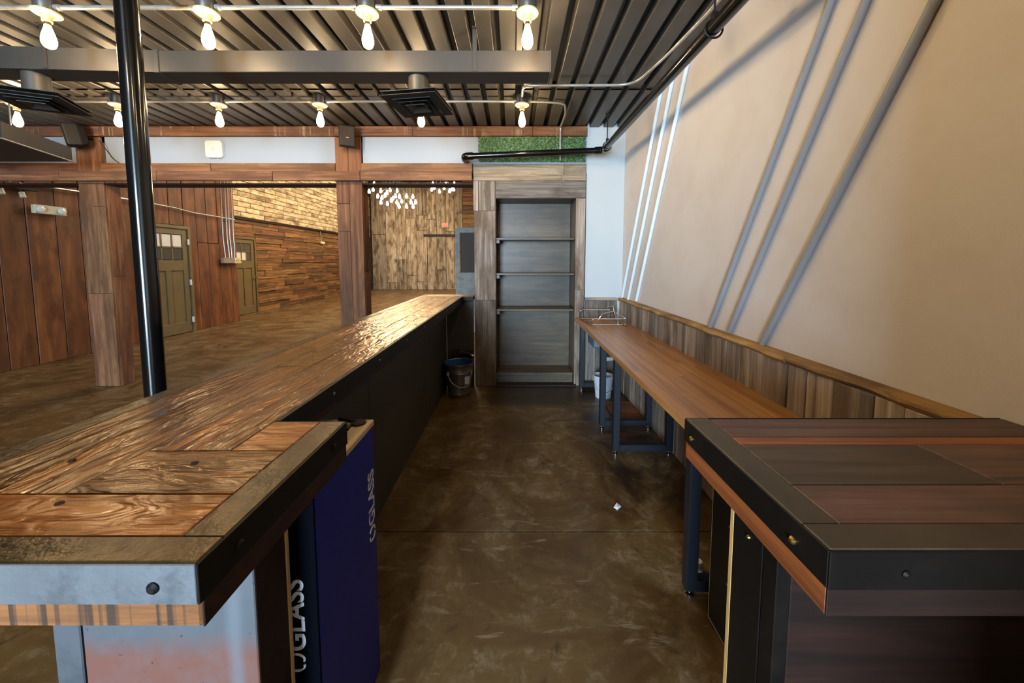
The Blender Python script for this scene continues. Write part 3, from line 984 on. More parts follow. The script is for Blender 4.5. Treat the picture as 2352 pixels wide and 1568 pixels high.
# ================================================================== BENCH
be = thing('wall_bench', 'long oiled butcher block bench on black steel frames along the white wall', 'bench', (0.92, 2.6, 0))
BZ = 0.79
edges = [0.678 + 0.4965 * i / 9 for i in range(10)]
rnd = random.Random(5)
for i, (a, e) in enumerate(zip(edges, edges[1:])):
    y = 1.02
    while y < 4.10:
        q = min(y + rnd.uniform(0.7, 1.3), 4.115)
        if 4.115 - q < 0.25: q = 4.115
        c = ((a + e) / 2, (y + q) / 2, BZ - 0.036)
        plank('stave', be, c, (0, 1, 0), (0, 0, 1), q - y, e - a, 0.036, 'bench_wood', 0.0006)
        y = q
for yy in (4.03, 3.06, 2.64, 1.48):
    lg = thing('leg_frame', None, None, (0, 0, 0))
    lg.parent = be
    lg.location = Vector((0.95, yy, 0)) - be.location
    s = 0.024
    bx('front_leg', 'black_satin', lg, 0.725, 0.725 + 2 * s, yy - s, yy + s, 0.03, BZ - 0.036, bev=0.003)
    bx('rear_leg', 'black_satin', lg, 1.118, 1.118 + 2 * s, yy - s, yy + s, 0.03, BZ - 0.036, bev=0.003)
    bx('bottom_rail', 'black_satin', lg, 0.725 + 2 * s, 1.118, yy - s, yy + s, 0.03, 0.03 + 2 * s, bev=0.003)
    bx('top_rail', 'black_satin', lg, 0.725 + 2 * s, 1.118, yy - s, yy + s, BZ - 0.066, BZ - 0.037, bev=0.003)
    for xx in (0.749, 1.142):
        B().lathe([(0.02, 0), (0.02, 0.01), (0.008, 0.014), (0.008, 0.031)], (xx, yy, 0), 14).done('levelling_foot', 'chrome', lg, True)

# sink under and rail on the far end of the bench
sk = thing('bar_sink', 'small steel sink basin hung under the far end of the bench', 'sink', (0.93, 3.8, 0.56))
b = B()
b.box(0.80, 1.06, 3.66, 3.672, 0.56, 0.752, 0.004)
b.box(0.80, 1.06, 3.96, 3.972, 0.56, 0.752, 0.004)
b.box(0.80, 0.812, 3.672, 3.96, 0.56, 0.752, 0.004)
b.box(1.048, 1.06, 3.672, 3.96, 0.56, 0.752, 0.004)
b.box(0.80, 1.06, 3.66, 3.972, 0.55, 0.56, 0.004)
b.done('basin', 'sink', sk)
B().lathe([(0.03, 0), (0.03, 0.02), (0.022, 0.022), (0.022, 0.03)], (0.93, 3.8, 0.522), 16).done('strainer', 'chrome', sk, True)
rl = thing('wire_rail', 'chrome wire rack with rounded hoops standing on the bench end', 'rack', (0.92, 3.85, BZ))


def hoop(y, x0, x1, h, posts, name='hoop'):
    r = 0.0058
    b = B().tube(fillet([(x0, y, BZ + r), (x0, y, BZ + h), (x1, y, BZ + h)], 0.035, 6), r, 8)
    for xx in posts:
        b.tube([(xx, y, BZ + r), (xx, y, BZ + h)], r * 0.9, 8)
    b.tube([(x0, y, BZ + r), (x1, y, BZ + r)], r, 8)
    b.done(name, 'chrome', rl, True)


hoop(3.60, 0.765, 1.10, 0.066, (0.965, 1.095))
hoop(4.02, 0.72, 1.05, 0.10, (0.92, 1.045))
B().tube([(0.765, 3.60, BZ + 0.0045), (0.72, 4.02, BZ + 0.0045)], 0.0055, 8).tube([(1.10, 3.6, BZ + 0.066), (1.05, 4.02, BZ + 0.1)], 0.0055, 8).tube([(1.1, 3.6, BZ + 0.0045), (1.05, 4.02, BZ + 0.0045)], 0.0055, 8).done('side_wire', 'chrome', rl, True)
fc = thing('faucet', 'slim leaning chrome faucet with bent spout behind the wire rack', 'faucet', (1.04, 3.8, BZ))
B().tube([(1.055, 3.72, BZ), (1.03, 3.78, BZ + 0.10), (1.02, 3.80, BZ + 0.165)], 0.011, 12).done('body', 'chrome', fc, True)
B().tube(fillet([(1.026, 3.79, BZ + 0.115), (0.90, 3.78, BZ + 0.085), (0.872, 3.78, BZ + 0.03)], 0.05, 6), 0.008, 10).done('spout', 'chrome', fc, True)
B().tube([(0.945, 3.8, BZ + 0.145), (1.05, 3.8, BZ + 0.178)], [0.005, 0.007], 10).done('lever', 'chrome', fc, True)
B().lathe([(0.022, 0), (0.022, 0.006), (0.013, 0.012)], (1.055, 3.72, BZ), 16).done('escutcheon', 'chrome', fc, True)

dp = thing('drain_pipe', 'white plastic drain pipe bent down into the white bucket', 'pipe', (0.93, 3.75, 0.2))
B().tube(fillet([(0.955, 3.8, 0.40), (1.06, 3.8, 0.41), (1.15, 3.8, 0.42)], 0.02), 0.022, 14).tube(fillet([(1.0, 3.8, 0.405), (0.945, 3.8, 0.405), (0.925, 3.8, 0.34), (0.91, 3.8, 0.19)], 0.06, 6), 0.021, 14).done('pipe', 'pvc', dp, True)
B().tube([(0.93, 3.8, 0.352), (0.922, 3.8, 0.318)], 0.029, 14).done('coupling', 'pvc', dp, True)
B().tube([(0.93, 3.8, 0.52), (0.93, 3.8, 0.43)], 0.02, 14).done('tailpiece', 'pvc', dp, True)

pb = thing('plastic_bucket', 'white plastic bucket standing under the drain pipe below the bench', 'bucket', (0.935, 3.8, 0))
B().lathe([(0.001, 0.004), (0.078, 0.004), (0.08, 0.0), (0.1, 0.225), (0.106, 0.225), (0.106, 0.235), (0.096, 0.235), (0.077, 0.012), (0.001, 0.012)], (0.935, 3.8, 0), 28, False, False).done('body', 'grey_bucket', pb, True)
B().tube(fillet([(0.83, 3.8, 0.2), (0.85, 3.73, 0.1), (0.935, 3.70, 0.07), (1.02, 3.73, 0.1), (1.04, 3.8, 0.2)], 0.06, 4), 0.003, 8).done('handle', 'galv', pb, True)

# brown board leaning flat on the floor behind the bench frames
tag(rest(bx('floor_board', 'timber', None, 0.90, 1.16, 3.2, 3.62, 0.0, 0.018), (1.0, 3.4, 0)), 'short brown board lying on the floor under the bench', 'board')

# ================================================================== OBJECTS IN THE AISLE
# galvanised bucket
gb = thing('metal_bucket', 'galvanised metal bucket with blue inside and wire handle by the bar panel', 'bucket', (-0.585, 3.86, 0))
GC = (-0.585, 3.86, 0)
B().lathe([(0.001, 0.012), (0.112, 0.012), (0.114, 0.0), (0.118, 0.03), (0.123, 0.036), (0.12, 0.045), (0.136, 0.25), (0.142, 0.256), (0.139, 0.264), (0.145, 0.272), (0.141, 0.28),
           (0.152, 0.345), (0.158, 0.35), (0.157, 0.36), (0.150, 0.358), (0.146, 0.352)], GC, 36, False, False).done('body', 'tin', gb, True)
B().lathe([(0.149, 0.354), (0.140, 0.29), (0.118, 0.06), (0.001, 0.06)], GC, 32, False, False).done('liner', 'blue_liner', gb, True)
hp = [(GC[0] - 0.10, GC[1] - 0.115, 0.26), (GC[0] - 0.07, GC[1] - 0.145, 0.19), (GC[0] - 0.01, GC[1] - 0.150, 0.14), (GC[0] + 0.06, GC[1] - 0.132, 0.115), (GC[0] + 0.115, GC[1] - 0.09, 0.14), (GC[0] + 0.135, GC[1] - 0.07, 0.26)]
B().tube(fillet(hp, 0.04, 4), 0.003, 8).done('handle', 'galv', gb, True)
for p in (hp[0], hp[-1]):
    B().obox(Vector(p), 0.03, 0.014, 0.04, Matrix.Rotation(0.6 if p is hp[0] else -0.9, 3, 'Z').to_euler(), 0.002).done('lug', 'galv', gb)
B().obox(Vector((GC[0] + 0.095, GC[1] - 0.1, 0.19)), 0.06, 0.003, 0.08, Matrix.Rotation(0.78, 3, 'Z').to_euler(), 0.0).done('paper_label', 'white_plastic', gb)
hs = thing('coiled_hose', 'dark coiled hose with shiny metal ends behind the galvanised bucket', 'hose', (-0.56, 4.06, 0))
pts = []
for i in range(60):
    a = i / 60 * 2 * PI * 3
    pts.append((-0.565 + 0.10 * math.cos(a), 4.065 + 0.012 * math.sin(a * 0.5) + 0.012 * (i / 60 - 0.5), 0.31 + 0.1 * math.sin(a)))
B().tube(pts, 0.012, 8).done('coil', 'rubber', hs, True)
for p, q in (((-0.60, 4.03, 0.40), (-0.575, 4.02, 0.43)), ((-0.50, 4.03, 0.39), (-0.475, 4.02, 0.40)), ((-0.465, 4.03, 0.36), (-0.455, 4.0, 0.39))):
    B().tube([p, q], 0.012, 10).done('fitting', 'chrome', hs, True)
bx('hook_board', 'dark_wood', hs, -0.70, -0.46, 4.085, 4.12, 0.0, 0.42)

# recycling box
gx = thing('recycling_box', 'tall navy glass recycling box tucked under the near end of the bar', 'box', (-0.59, 1.0, 0))
X0, X1, Y0, Y1, ZB = -0.735, -0.47, 0.825, 1.195, 0.895
b = B()
b.box(X1 - 0.006, X1, Y0 + 0.0065, Y1, 0, ZB - 0.02, 0.001)
b.box(X0, X0 + 0.006, Y0, Y1, 0, ZB - 0.02, 0.001)
b.box(X0 + 0.006, X1 - 0.006, Y1 - 0.006, Y1, 0, ZB - 0.02, 0.001)
b.box(X0, X1, Y0, Y1, 0, 0.006, 0.001)
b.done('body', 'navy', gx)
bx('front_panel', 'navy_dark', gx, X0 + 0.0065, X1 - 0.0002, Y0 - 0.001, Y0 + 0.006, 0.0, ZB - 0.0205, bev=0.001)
b = B()
b.box(X1 - 0.05, X1 + 0.003, Y0 - 0.003, Y1 + 0.003, ZB - 0.02, ZB, 0.003)
b.box(X0 - 0.003, X0 + 0.05, Y0 - 0.003, Y1 + 0.003, ZB - 0.02, ZB, 0.003)
b.box(X0 + 0.05, X1 - 0.05, Y1 - 0.03, Y1 + 0.003, ZB - 0.02, ZB, 0.003)
b.box(X0 + 0.05, X1 - 0.05, Y0 - 0.003, Y0 + 0.03, ZB - 0.02, ZB, 0.003)
b.done('rim', 'cream', gx)
B().lathe([(0.001, 0), (0.022, 0), (0.024, 0.003), (0.022, 0.006), (0.001, 0.006)], (X1 - 0.035, Y1 - 0.03, ZB), 16, False, False).tube([(X1 - 0.05, Y1 - 0.025, ZB + 0.004), (X1 - 0.11, Y1 - 0.005, ZB + 0.004)], 0.006, 8).done('latch', 'dark_steel', gx, True)


def glass_print(o3, up, letter_up, off):
    """the word and a small two-part loop mark, reading upwards"""
    o3, up, lu = Vector(o3), Vector(up), Vector(letter_up)
    text_mesh('lettering', 'GLASS', 0.066, 'letter', gx, o3 + up * 0.052 + off, up, lu, 0.0003, 0.0012)
    n = up.cross(lu)
    mk = B()
    for c0, a0, a1 in ((0.015, 0.35 * PI, 1.6 * PI), (0.032, -0.62 * PI, 0.42 * PI)):
        ctr = o3 + up * c0 + lu * 0.023
        pr = [ctr + (up * math.cos(a) * 0.013 + lu * math.sin(a) * 0.02) + off for a in [a0 + (a1 - a0) * i / 10 for i in range(11)]]
        mk.tube(pr, 0.0027, 6)
    mk.done('loop_mark', 'letter', gx)


glass_print((X1 + 0.0006, Y1 - 0.012, 0.50), (0, 0, 1), (0, -1, 0), Vector((0.0, 0, 0)))
glass_print((X1 - 0.033, Y0 - 0.0016, 0.43), (0, 0, 1), (-1, 0, 0), Vector((0.0, 0, 0)))

# low black cabinet under the bench
fr = thing('black_cooler', 'low black cooler cabinet under the bench beside the dark counter', 'cooler', (0.95, 1.15, 0))
bx('body', 'black_satin', fr, 0.80, 1.13, 0.93, 1.36, 0.02, 0.70, bev=0.004)
bx('door', 'dark_steel', fr, 0.772, 0.798, 0.94, 1.372, 0.01, 0.69, bev=0.003)
b = B()
b.box(0.7705, 0.772, 1.366, 1.3695, 0.012, 0.688)
b.box(0.7705, 0.772, 0.945, 1.366, 0.012, 0.0155)
b.done('bright_edging', 'galv', fr)
for zz in (0.25, 0.47):
    bx('grille_slot', 'galv', fr, 0.7705, 0.772, 1.24, 1.26, zz, zz + 0.004, bev=0)
b = B().lathe([(0.001, 0), (0.02, 0), (0.022, 0.003), (0.022, 0.045), (0.018, 0.05), (0.001, 0.05)], (0.845, 1.60, 0), 18, False, False)
tag(rest(b.done('white_cup', 'white_plastic', None, True), (0.845, 1.6, 0)), 'small white plastic cap standing on the floor behind the bench leg', 'cap')

# mat, scraps
b = B()
for q in (((0.575, 2.04, 0.001), (0.60, 2.06, 0.016), (0.595, 2.03, 0.012)), ((0.60, 2.06, 0.016), (0.622, 2.045, 0.002), (0.595, 2.03, 0.012)), ((0.575, 2.04, 0.001), (0.595, 2.03, 0.012), (0.59, 2.015, 0.001)),
          ((0.595, 2.03, 0.012), (0.622, 2.045, 0.002), (0.59, 2.015, 0.001))):
    b.bm.faces.new([b.bm.verts.new(p) for p in q])
tag(rest(b.done('paper_scrap', 'paper'), (0.6, 2.035, 0)), 'crumpled white paper scrap on the concrete aisle floor', 'paper')

# ================================================================== BLACK POLE
po = thing('steel_pole', 'glossy black steel pole from floor to ceiling behind the bar', 'pole', (-1.845, 1.86, 0))
B().tube([(-1.845, 1.86, 0.012), (-1.845, 1.86, 2.868)], 0.045, 32).done('shaft', 'black_paint', po, True)
bx('base_plate', 'black_paint', po, -1.945, -1.745, 1.76, 1.96, 0.0, 0.012)
bx('top_plate', 'black_paint', po, -1.945, -1.745, 1.76, 1.96, 2.866, 2.879)
B().tube([(-1.845, 1.86, 2.50), (-1.845, 1.86, 2.515)], 0.0462, 32).done('weld_ring', 'black_paint', po, True)

# ================================================================== CEILING: bulbs and conduit
RY1, RY2 = 2.19, 3.41
lampx = [0.075 - 0.9 * i for i in range(6)]


def bulb_lamp(label, x, y, group):
    t = thing('bulb_lamp', label, 'lamp', (x, y, CZ), group)
    B().lathe([(0.05, 0), (0.05, -0.06), (0.046, -0.065)], (x, y, CZ), 20).done('junction_box', 'deck', t, True)
    B().lathe([(0.058, -0.0655), (0.062, -0.068), (0.062, -0.076), (0.056, -0.081), (0.03, -0.084), (0.024, -0.092), (0.022, -0.118), (0.018, -0.12)], (x, y, CZ), 24).done('lamp_holder', 'porcelain', t, True)
    B().lathe([(0.014, -0.12), (0.014, -0.136)], (x, y, CZ), 14).done('screw_cap', 'brass', t, True)
    B().lathe([(0.013, -0.136), (0.016, -0.150), (0.026, -0.185), (0.032, -0.215), (0.031, -0.235), (0.024, -0.252), (0.012, -0.261), (0.001, -0.263)], (x, y, CZ), 16, True, False).done('bulb', 'bulb', t, True)
    return t


w1_ = ['last bare bulb of the near ceiling row, nearest the white wall', 'bare bulb of the near ceiling row, second from the white wall', 'bare bulb of the near ceiling row, third from the white wall', 'bare bulb of the near ceiling row, left of the black pole']
first = None
for i in range(4):
    if first is None:
        first = bulb_lamp(w1_[0], lampx[0], RY1, 'bare bulbs in the near ceiling row')
    else:
        c = copy_tree(first, None, (lampx[i], RY1, CZ))
        c['label'] = w1_[i]
w2_ = ['last bare bulb of the far ceiling row, under two bent conduits', 'bare bulb of the far ceiling row half hidden by the square vent', 'bare bulb of the far ceiling row, next left of the square vent',
       'bare bulb of the far ceiling row, next right of the black pole', 'bare bulb of the far ceiling row, just left of the black pole', 'leftmost bare bulb of the far ceiling row, beside the left vent']
for i in range(6):
    c = copy_tree(first, None, (lampx[i] - 0.005, RY2, CZ))
    c['label'] = w2_[i]
    c['group'] = 'bare bulbs in the far ceiling row'
for i in range(3):           # the row over the camera, out of frame, lights the near counters
    c = copy_tree(first, None, (lampx[i], 0.62, CZ))
    c['label'] = ('bare bulb above the near counters, closest to the white wall', 'bare bulb above the near counters, second from the white wall', 'bare bulb above the near counters, third from the white wall')[i]
    c['group'] = 'bare bulbs above the near counters'
for nm, yy, n in (('near', RY1, 4), ('far', RY2, 6)):
    cr = thing('conduit_run', 'straight galvanised conduit linking the bulbs of the %s ceiling row' % nm, 'conduit', (-2, yy, CZ - 0.05))
    for i in range(n):
        a = lampx[i] - 0.057
        e = lampx[i + 1] + 0.053 if i + 1 < n else max(lampx[i] - 0.85, -6.4)
        o = B().tube([(e, yy, CZ - 0.042), (a, yy, CZ - 0.042)], 0.0115, 10).done('conduit', 'galv', cr, True)
        B().tube([(a - 0.03, yy, CZ - 0.042), (a + 0.002, yy, CZ - 0.042)], 0.016, 10).done('connector', 'galv', cr, True)
        B().tube([(e - 0.001, yy, CZ - 0.042), (e + 0.03, yy, CZ - 0.042)], 0.016, 10).done('connector', 'galv', cr, True)
c1 = B().tube(fillet([(0.068, 3.355, CZ - 0.03), (0.072, 3.16, CZ - 0.03), (0.16, 3.14, CZ - 0.03), (0.97, 3.13, CZ - 0.03), (1.06, 2.72, CZ - 0.03), (1.125, 2.2, CZ - 0.03), (1.15, 0.6, CZ - 0.03)], 0.14, 8), 0.0105, 10).done('conduit', 'galv', None, True)
tag(rest(c1, (0.5, 3.5, CZ - 0.03)), 'galvanised conduit turning toward the camera along the white wall under the deck', 'conduit')
c2 = B().tube(fillet([(0.125, RY2, CZ - 0.042), (0.22, RY2 + 0.03, CZ - 0.03), (0.46, RY2 + 0.07, CZ - 0.03), (0.50, 3.72, CZ - 0.03), (0.495, 4.07, CZ - 0.03), (0.495, 4.075, CZ - 0.1), (0.495, 4.075, 2.50)], 0.07, 6), 0.0105, 10).done('conduit', 'galv', None, True)
tag(rest(c2, (0.495, 4.07, 2.5)), 'galvanised conduit bending down in front of the boxwood strip', 'conduit')

# ducts
du = thing('rectangular_duct', 'grey rectangular sheet metal duct hung across under the deck', 'duct', (-1.5, 2.53, 2.62))
ps = [(0.231, 2.452), (-2.27, 2.452)]
bx('duct_section', 'duct', du, -2.27, 0.231, 2.452, 2.612, 2.62, 2.752, bev=0.003)
t = math.tan(R(3))
B().prism([(-2.272, 2.452), (-2.272, 2.612), (-4.4, 2.612 - 2.128 * t), (-4.4, 2.452 - 2.128 * t)], 2.62, 2.752).done('duct_section', 'duct', du)
bx('seam_collar', 'duct', du, -2.285, -2.255, 2.447, 2.617, 2.615, 2.757)
bx('seam_collar', 'duct', du, 0.226, 0.236, 2.447, 2.617, 2.615, 2.757)
for xx, yy in ((-0.25, 2.452), (-2.93, 2.415)):
    b = B().box(xx - 0.013, xx + 0.013, yy - 0.004, yy - 0.001, 2.625, CZ, 0.0)
    b.box(xx - 0.013, xx + 0.013, yy - 0.03, yy - 0.001, CZ - 0.004, CZ, 0)
    b.done('hanger_strap', 'duct', du)


def vent(label, x, y, rot):
    t = thing('ceiling_vent', label, 'vent', (x, y, 2.43))
    B().lathe([(0.064, 0.012), (0.064, 0.174)], (x, y, 2.445), 24).done('neck', 'duct', t, True)
    q = Matrix.Rotation(rot, 3, 'Z').to_euler()
    m = Matrix.Translation((x, y, 2.445)) @ Matrix.Rotation(rot, 4, 'Z')

    def ring(o0, i0, z0, z1, mat, nm):
        tb = bmesh.new()
        vs = []
        for s, z in ((o0, z0), (i0, z1), (i0, z1 + 0.004), (o0, z0 + 0.004)):
            vs.append([tb.verts.new((sx * s, sy * s, z)) for sx, sy in ((-1, -1), (1, -1), (1, 1), (-1, 1))])
        for a, b2 in ((0, 1), (1, 2), (2, 3), (3, 0)):
            for k in range(4):
                tb.faces.new((vs[a][k], vs[a][(k + 1) % 4], vs[b2][(k + 1) % 4], vs[b2][k]))
        bb = B()
        bb.join(tb, m)
        bb.done(nm, mat, t)
    ring(0.182, 0.126, 0.0, 0.0, 'black_plastic', 'plate')
    ring(0.125, 0.07, -0.004, 0.022, 'duct', 'louvre')
    ring(0.10, 0.05, -0.014, 0.014, 'black_plastic', 'louvre')
    ring(0.065, 0.02, -0.020, 0.008, 'duct', 'louvre')
    bb = B()
    tb = B()
    tb.box(-0.176, 0.176, -0.176, 0.176, 0.0255, 0.03)
    bb.join(tb.bm, m)
    bb.done('back_pan', 'black_plastic', t)
    return t


vent('square black ceiling vent hung under the duct left of centre bulb', -0.63, 2.535, R(-9))
vent('square dark ceiling vent at far left beside the leftmost bulb', -3.09, 2.49, R(24))
bd = thing('angled_duct', 'wide grey angled duct box under the deck at the far left', 'duct', (-4.8, 3.3, 2.37))
B().prism([(-3.97, 2.95), (-4.22, 3.62), (-5.7, 3.62), (-5.5, 2.95)], 2.37, 2.50).done('duct_body', 'duct', bd)
for xx, yy in ((-4.35, 3.3), (-5.4, 3.3)):
    B().tube([(xx, yy, 2.5), (xx, yy, CZ)], 0.006, 8).done('hanger_rod', 'galv', bd)
B().prism([(-3.962, 2.945), (-4.212, 3.625), (-4.23, 3.625), (-3.98, 2.945)], 2.366, 2.374).done('seam', 'galv', bd)

# black pipe
bp = thing('black_pipe', 'thick black steel pipe running along the white wall and across the niche', 'pipe', (0.9, 3.9, 2.55))
PRR = 0.032
pz = lambda yy: 2.508 + (yy - 1.77) * 0.0294
B().tube([(0.94, -0.3, pz(-0.3)), (0.93, 3.88, pz(3.88))], PRR, 20).done('long_run', 'black_paint', bp, True)
B().tube(fillet([(0.93, 3.86, pz(3.86)), (0.93, 3.95, 2.572), (0.84, 3.955, 2.568)], 0.07, 6), PRR * 1.2, 20).done('elbow', 'black_paint', bp, True)
B().tube([(0.86, 3.955, 2.569), (-0.45, 3.97, 2.518)], PRR, 20).done('cross_run', 'black_paint', bp, True)
B().tube(fillet([(-0.43, 3.97, 2.519), (-0.52, 3.97, 2.515), (-0.525, 4.07, 2.512)], 0.07, 6), PRR * 1.2, 20).done('elbow', 'black_paint', bp, True)
B().tube([(-0.525, 4.06, 2.512), (-0.525, 4.163, 2.51)], PRR, 20).done('stub', 'black_paint', bp, True)
for yy, xx in ((1.83, 0.94), (3.80, 0.93)):
    z0 = pz(yy)
    ring_ = [(xx + 0.041 * math.sin(2 * PI * k / 24), yy, z0 + 0.041 * math.cos(2 * PI * k / 24)) for k in range(25)]
    h = B().tube(ring_, 0.005, 8)
    h.box(xx - 0.012, xx + 0.012, yy - 0.012, yy + 0.012, z0 + 0.04, z0 + 0.075, 0.002)
    h.tube([(xx, yy, z0 + 0.07), (xx, yy, CZ)], 0.005, 8)
    h.tube([(xx, yy, CZ - 0.012), (xx, yy, CZ)], 0.02, 12)
    h.done('pipe_hanger', 'dark_steel', bp, True)

# slanting wall rods: daylight on the far trio, shade on the near painted in
M['rod_near'] = plain('rod_unlit_tone', '#8f9095', 0.5)
M['rod_far'] = plain('rod_daylit_tone', '#dce8ee', 0.5)
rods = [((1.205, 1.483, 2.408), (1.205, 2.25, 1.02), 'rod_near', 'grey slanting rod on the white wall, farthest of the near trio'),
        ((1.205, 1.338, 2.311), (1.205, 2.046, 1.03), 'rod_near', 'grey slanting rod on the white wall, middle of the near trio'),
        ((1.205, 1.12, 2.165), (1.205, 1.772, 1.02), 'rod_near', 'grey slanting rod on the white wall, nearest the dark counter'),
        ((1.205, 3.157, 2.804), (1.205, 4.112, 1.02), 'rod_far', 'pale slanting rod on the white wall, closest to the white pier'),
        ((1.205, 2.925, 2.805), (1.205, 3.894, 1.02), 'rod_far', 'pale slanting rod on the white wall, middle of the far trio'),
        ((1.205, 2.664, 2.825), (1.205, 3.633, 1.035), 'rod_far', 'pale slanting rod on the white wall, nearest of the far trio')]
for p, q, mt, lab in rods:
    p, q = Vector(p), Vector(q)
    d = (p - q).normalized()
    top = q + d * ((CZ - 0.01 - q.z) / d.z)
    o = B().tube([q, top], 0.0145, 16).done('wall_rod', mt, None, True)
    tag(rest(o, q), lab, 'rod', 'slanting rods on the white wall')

# ================================================================== DEVICES ON THE HEADER
ap = thing('access_point', 'white rounded square wireless unit on the header panel', 'router', (-3.275, 4.15, 2.64))
b = bmesh.new()
pts = []
for cx, cz, a0 in ((0.06, 0.06, 0), (-0.06, 0.06, PI / 2), (-0.06, -0.06, PI), (0.06, -0.06, 1.5 * PI)):
    pts += [(cx + 0.034 * math.cos(a0 + k * PI / 10), cz + 0.034 * math.sin(a0 + k * PI / 10)) for k in range(6)]
r0 = [b.verts.new((x, 0, z)) for x, z in pts]
r1 = [b.verts.new((x, -0.026, z)) for x, z in pts]
r2 = [b.verts.new((x * 0.93, -0.034, z * 0.93)) for x, z in pts]
for a, c in ((r0, r1), (r1, r2)):
    for k in range(len(pts)):
        b.faces.new((a[k], a[(k + 1) % len(pts)], c[(k + 1) % len(pts)], c[k]))
b.faces.new(r2)
b.faces.new(r0[::-1])
bb = B()
bb.join(b, Matrix.Translation((-3.275, 4.165, 2.64)))
bb.done('housing', 'white_plastic', ap)
mk = B()
for a in (PI / 2, PI * 7 / 6, PI * 11 / 6):
    mk.tube([(-3.275 + 0.005 * math.cos(a), 4.1305, 2.64 + 0.005 * math.sin(a)), (-3.275 + 0.018 * math.cos(a), 4.1305, 2.64 + 0.018 * math.sin(a))], 0.0018, 6)
mk.done('emblem', 'galv', ap)
B().tube([(-3.245, 4.155, 2.555), (-3.24, 4.15, 2.525)], 0.003, 6).done('cable', 'white_plastic', ap)


def speaker(label, c, yaw, pitch):
    t = thing('wall_speaker', label, 'speaker', c)
    m = Matrix.Translation(c) @ Matrix.Rotation(yaw, 4, 'Z') @ Matrix.Rotation(pitch, 4, 'X')
    tb = bmesh.new()
    vs = []
    for y, w, h in ((-0.075, 0.075, 0.105), (-0.085, 0.07, 0.10)):
        pass
    sec = [(-0.085, 0.068, 0.098), (-0.075, 0.076, 0.106), (0.02, 0.076, 0.106), (0.075, 0.045, 0.075)]
    for y, w, h in sec:
        vs.append([tb.verts.new((sx * w, y, sz * h)) for sx, sz in ((-1, -1), (1, -1), (1, 1), (-1, 1))])
    for a, b2 in zip(vs, vs[1:]):
        for k in range(4):
            tb.faces.new((a[k], a[(k + 1) % 4], b2[(k + 1) % 4], b2[k]))
    tb.faces.new(vs[0])
    tb.faces.new(vs[-1][::-1])
    bmesh.ops.bevel(tb, geom=tb.edges[:], offset=0.006, segments=1, affect='EDGES')
    bb = B()
    bb.join(tb, m)
    bb.done('cabinet', 'black_plastic', t)
    bb = B()
    tb = B()
    tb.box(-0.064, 0.064, -0.0885, -0.0845, -0.094, 0.094, 0.0015)
    bb.join(tb.bm, m)
    bb.done('grille', 'rubber', t)
    bb = B()
    tb = B()
    tb.box(-0.014, 0.014, -0.0905, -0.0884, -0.02, -0.013, 0.0005)
    bb.join(tb.bm, m)
    bb.done('badge', 'galv', t)
    b3 = B().tube([m @ Vector((0, 0.06, 0)), (c[0] + 0.03, 4.09, c[2]), (c[0] + 0.03, 4.118, c[2])], 0.012, 10)
    b3.done('bracket', 'dark_steel', t, True)
    return t


speaker('black wall speaker on the post behind the bar, tilted down', (-1.76, 4.0, 2.725), R(28), R(10))
speaker('black wall speaker on the left post beside the angled duct', (-4.60, 4.0, 2.735), R(-40), R(10))
cb_ = B().tube(fillet([(-4.475, 4.10, 2.72), (-4.44, 4.158, 2.60), (-4.40, 4.158, 2.54), (-4.33, 4.158, 2.49)], 0.05, 5), 0.004, 6).done('cable', 'rubber', None, True)
tag(rest(cb_, (-4.4, 4.2, 2.5)), 'thin black cable drooping over the white header panel by the left post', 'cable')


# ================================================================== LEFT WALL FITTINGS
def emergency(label, c, s=1.0):
    t = thing('emergency_light', label, 'emergency light', c)
    x, y, z = c
    bx('housing', 'fixture', t, x, x + 0.06 * s, y - 0.18 * s, y + 0.18 * s, z - 0.06 * s, z + 0.06 * s, bev=0.008 * s)
    for d in (-0.12, 0.12):
        B().tube([(x + 0.055 * s, y + d * s, z), (x + 0.075 * s, y + d * s, z), (x + 0.09 * s, y + d * s, z)], [0.045 * s, 0.045 * s, 0.022 * s], 16).done('lamp_head', 'lens', t, True)
    return t


emergency('cream emergency light with two lamp heads on the red plank wall', (-6.517, 5.235, 2.13))
emergency('small emergency light on the strip wood wall deep in the hall', (-7.17, 13.9, 2.11), 0.7)
cb_ = B().tube([(-7.165, 13.85, 2.16), (-7.165, 13.8, 2.52)], 0.012, 6).done('cable', 'galv', None, True)
tag(rest(cb_, (-7.165, 13.85, 2.16)), 'short pale cable rising from the small hall emergency light', 'cable')
tl = thing('spotlight_bar', 'dark spotlight bar with small pale lamps high on the red plank wall', 'spotlight', (-6.5, 4.85, 2.4))
bx('bar', 'black_plastic', tl, -6.515, -6.46, 4.66, 5.12, 2.36, 2.40)
for yy, zz in ((4.72, 2.26), (4.92, 2.25), (4.78, 2.42)):
    B().tube([(-6.44, yy, zz + 0.07), (-6.42, yy, zz)], [0.026, 0.03], 12).done('lamp', 'fixture', tl, True)
    B().tube([(-6.48, yy, 2.38), (-6.44, yy, zz + 0.06)], 0.008, 8).done('arm', 'black_plastic', tl, True)
cc = B().tube([(-6.505, 4.95, 2.44), (-6.505, 5.3, 2.452), (-6.505, 5.9, 2.463), (-6.505, 6.7, 2.455), (-6.505, 7.2, 2.44), (-6.505, 7.6, 2.40), (-6.505, 8.1, 2.395), (-6.505, 8.7, 2.385)], 0.014, 8).done('conduit', 'galv', None, True)
tag(rest(cc, (-6.505, 6.7, 2.4)), 'thin sagging conduit crossing the red plank wall above the door', 'conduit')
sw = thing('switch_gang', 'grey junction trough with two pale switch plates on the red wall end', 'switch', (-6.51, 8.5, 1.44))
bx('trough', 'galv', sw, -6.518, -6.44, 8.24, 8.56, 1.38, 1.50, bev=0.004)
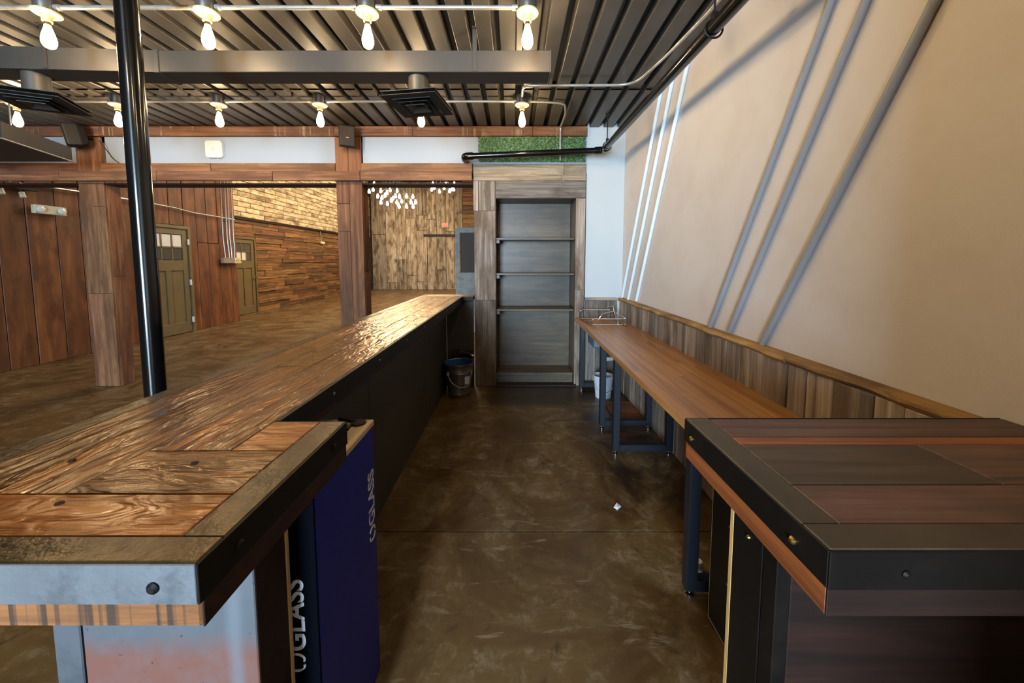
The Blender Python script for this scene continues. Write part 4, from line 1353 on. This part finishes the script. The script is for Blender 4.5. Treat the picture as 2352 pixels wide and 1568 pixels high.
for yy in (8.575, 8.685):
    o = bx('switch_plate', 'porcelain', sw, -6.518, -6.45, yy, yy + 0.09, 1.375, 1.50, bev=0.004)
    B().box(-6.452, -6.435, yy + 0.04, yy + 0.05, 1.42, 1.45, 0.001).done('toggle', 'brass', sw)
for i, (yy, lab) in enumerate(((8.32, 'vertical conduit on the red wall end, nearest of four'), (8.44, 'vertical conduit on the red wall end, second of four'), (8.52, 'vertical conduit on the red wall end, third of four'),
                               (8.63, 'vertical conduit on the red wall end, farthest of four'))):
    o = B().tube(fillet([(-6.485, min(8.54, yy + 0.03) if i < 3 else 8.62, 1.50), (-6.485, yy + 0.01, 1.75), (-6.49, yy, 1.9), (-6.49, yy, 3.45)], 0.1, 4), 0.0125, 8).done('conduit', 'galv', None, True)
    tag(rest(o, (-6.485, yy, 1.5)), lab, 'conduit', 'vertical conduits above the switches')

# exit sign
ex = thing('exit_sign', 'small red exit sign with pale frame on the far plank wall', 'sign', (-3.41, 18.53, 3.2))
bx('frame', 'fixture', ex, -3.575, -3.255, 18.50, 18.555, 3.09, 3.315)
bx('face', 'exit_red', ex, -3.55, -3.28, 18.495, 18.4995, 3.115, 3.29, bev=0)
text_mesh('lettering', 'EXIT', 0.105, 'exit_letter', ex, (-3.52, 18.4935, 3.166), (1, 0, 0), (0, 0, 1), 0.001, 0.002)


# chandeliers of clustered bulbs in the hall
def chandelier(label, pts, hub):
    t = thing('chandelier', label, 'chandelier', hub)
    B().lathe([(0.14, 0), (0.14, -0.04), (0.05, -0.06)], (hub[0], hub[1], 5.6), 16).done('canopy', 'black_plastic', t, True)
    B().tube([(hub[0], hub[1], 5.55), hub], 0.012, 8).done('stem', 'black_plastic', t)
    for i, p in enumerate(pts):
        p = Vector(p)
        arm = (Vector(hub) + (p - Vector(hub)) * 0.35)
        arm.z = p.z + 0.30
        B().tube(fillet([hub, arm, p + Vector((0, 0, 0.07))], 0.12, 3), 0.006, 6, False).done('arm', 'black_plastic', t)
        B().lathe([(0.014, 0.075), (0.018, 0.055), (0.038, 0.0), (0.038, -0.018), (0.026, -0.045), (0.001, -0.055)], p, 10, True, False).done('bulb', 'bulb_far', t, True)
    return t


CH1 = [(165, 128), (100, 225), (152, 200), (250, 215), (210, 285), (265, 305), (305, 275), (330, 238), (370, 205), (460, 215), (252, 362), (335, 380), (385, 340), (405, 312), (440, 282), (490, 290),
       (455, 365), (480, 400), (518, 350), (487, 418), (580, 285), (580, 415), (662, 292), (638, 360), (697, 360), (665, 418)]
CH2 = [(920, 130), (905, 198), (935, 178), (1005, 222), (1065, 180), (1088, 135), (1195, 128), (1165, 190), (1188, 198), (1135, 218)]


def hall_point(u, v, yy):
    """a bulb's place in the hall, worked out from where the photograph shows it at depth yy"""
    a, b2 = (830 + u / 5.6 - 1181) / 850, (665.4 - (400 + v / 5.6)) / 850
    p = R(4.4)
    ry, rz = math.cos(p) + b2 * math.sin(p), -math.sin(p) + b2 * math.cos(p)
    k = yy / ry
    return (a * k, yy, 1.42 + rz * k)


rnd = random.Random(11)
chandelier('large chandelier of many clustered glowing bulbs hanging in the hall', [hall_point(u, v, 11 + rnd.uniform(-0.6, 0.6)) for u, v in CH1], (-3.4, 11.0, 3.95))
chandelier('smaller chandelier of glowing bulbs in the hall close to the niche', [hall_point(u, v, 11.6 + rnd.uniform(-0.4, 0.4)) for u, v in CH2], (-2.25, 11.6, 4.1))
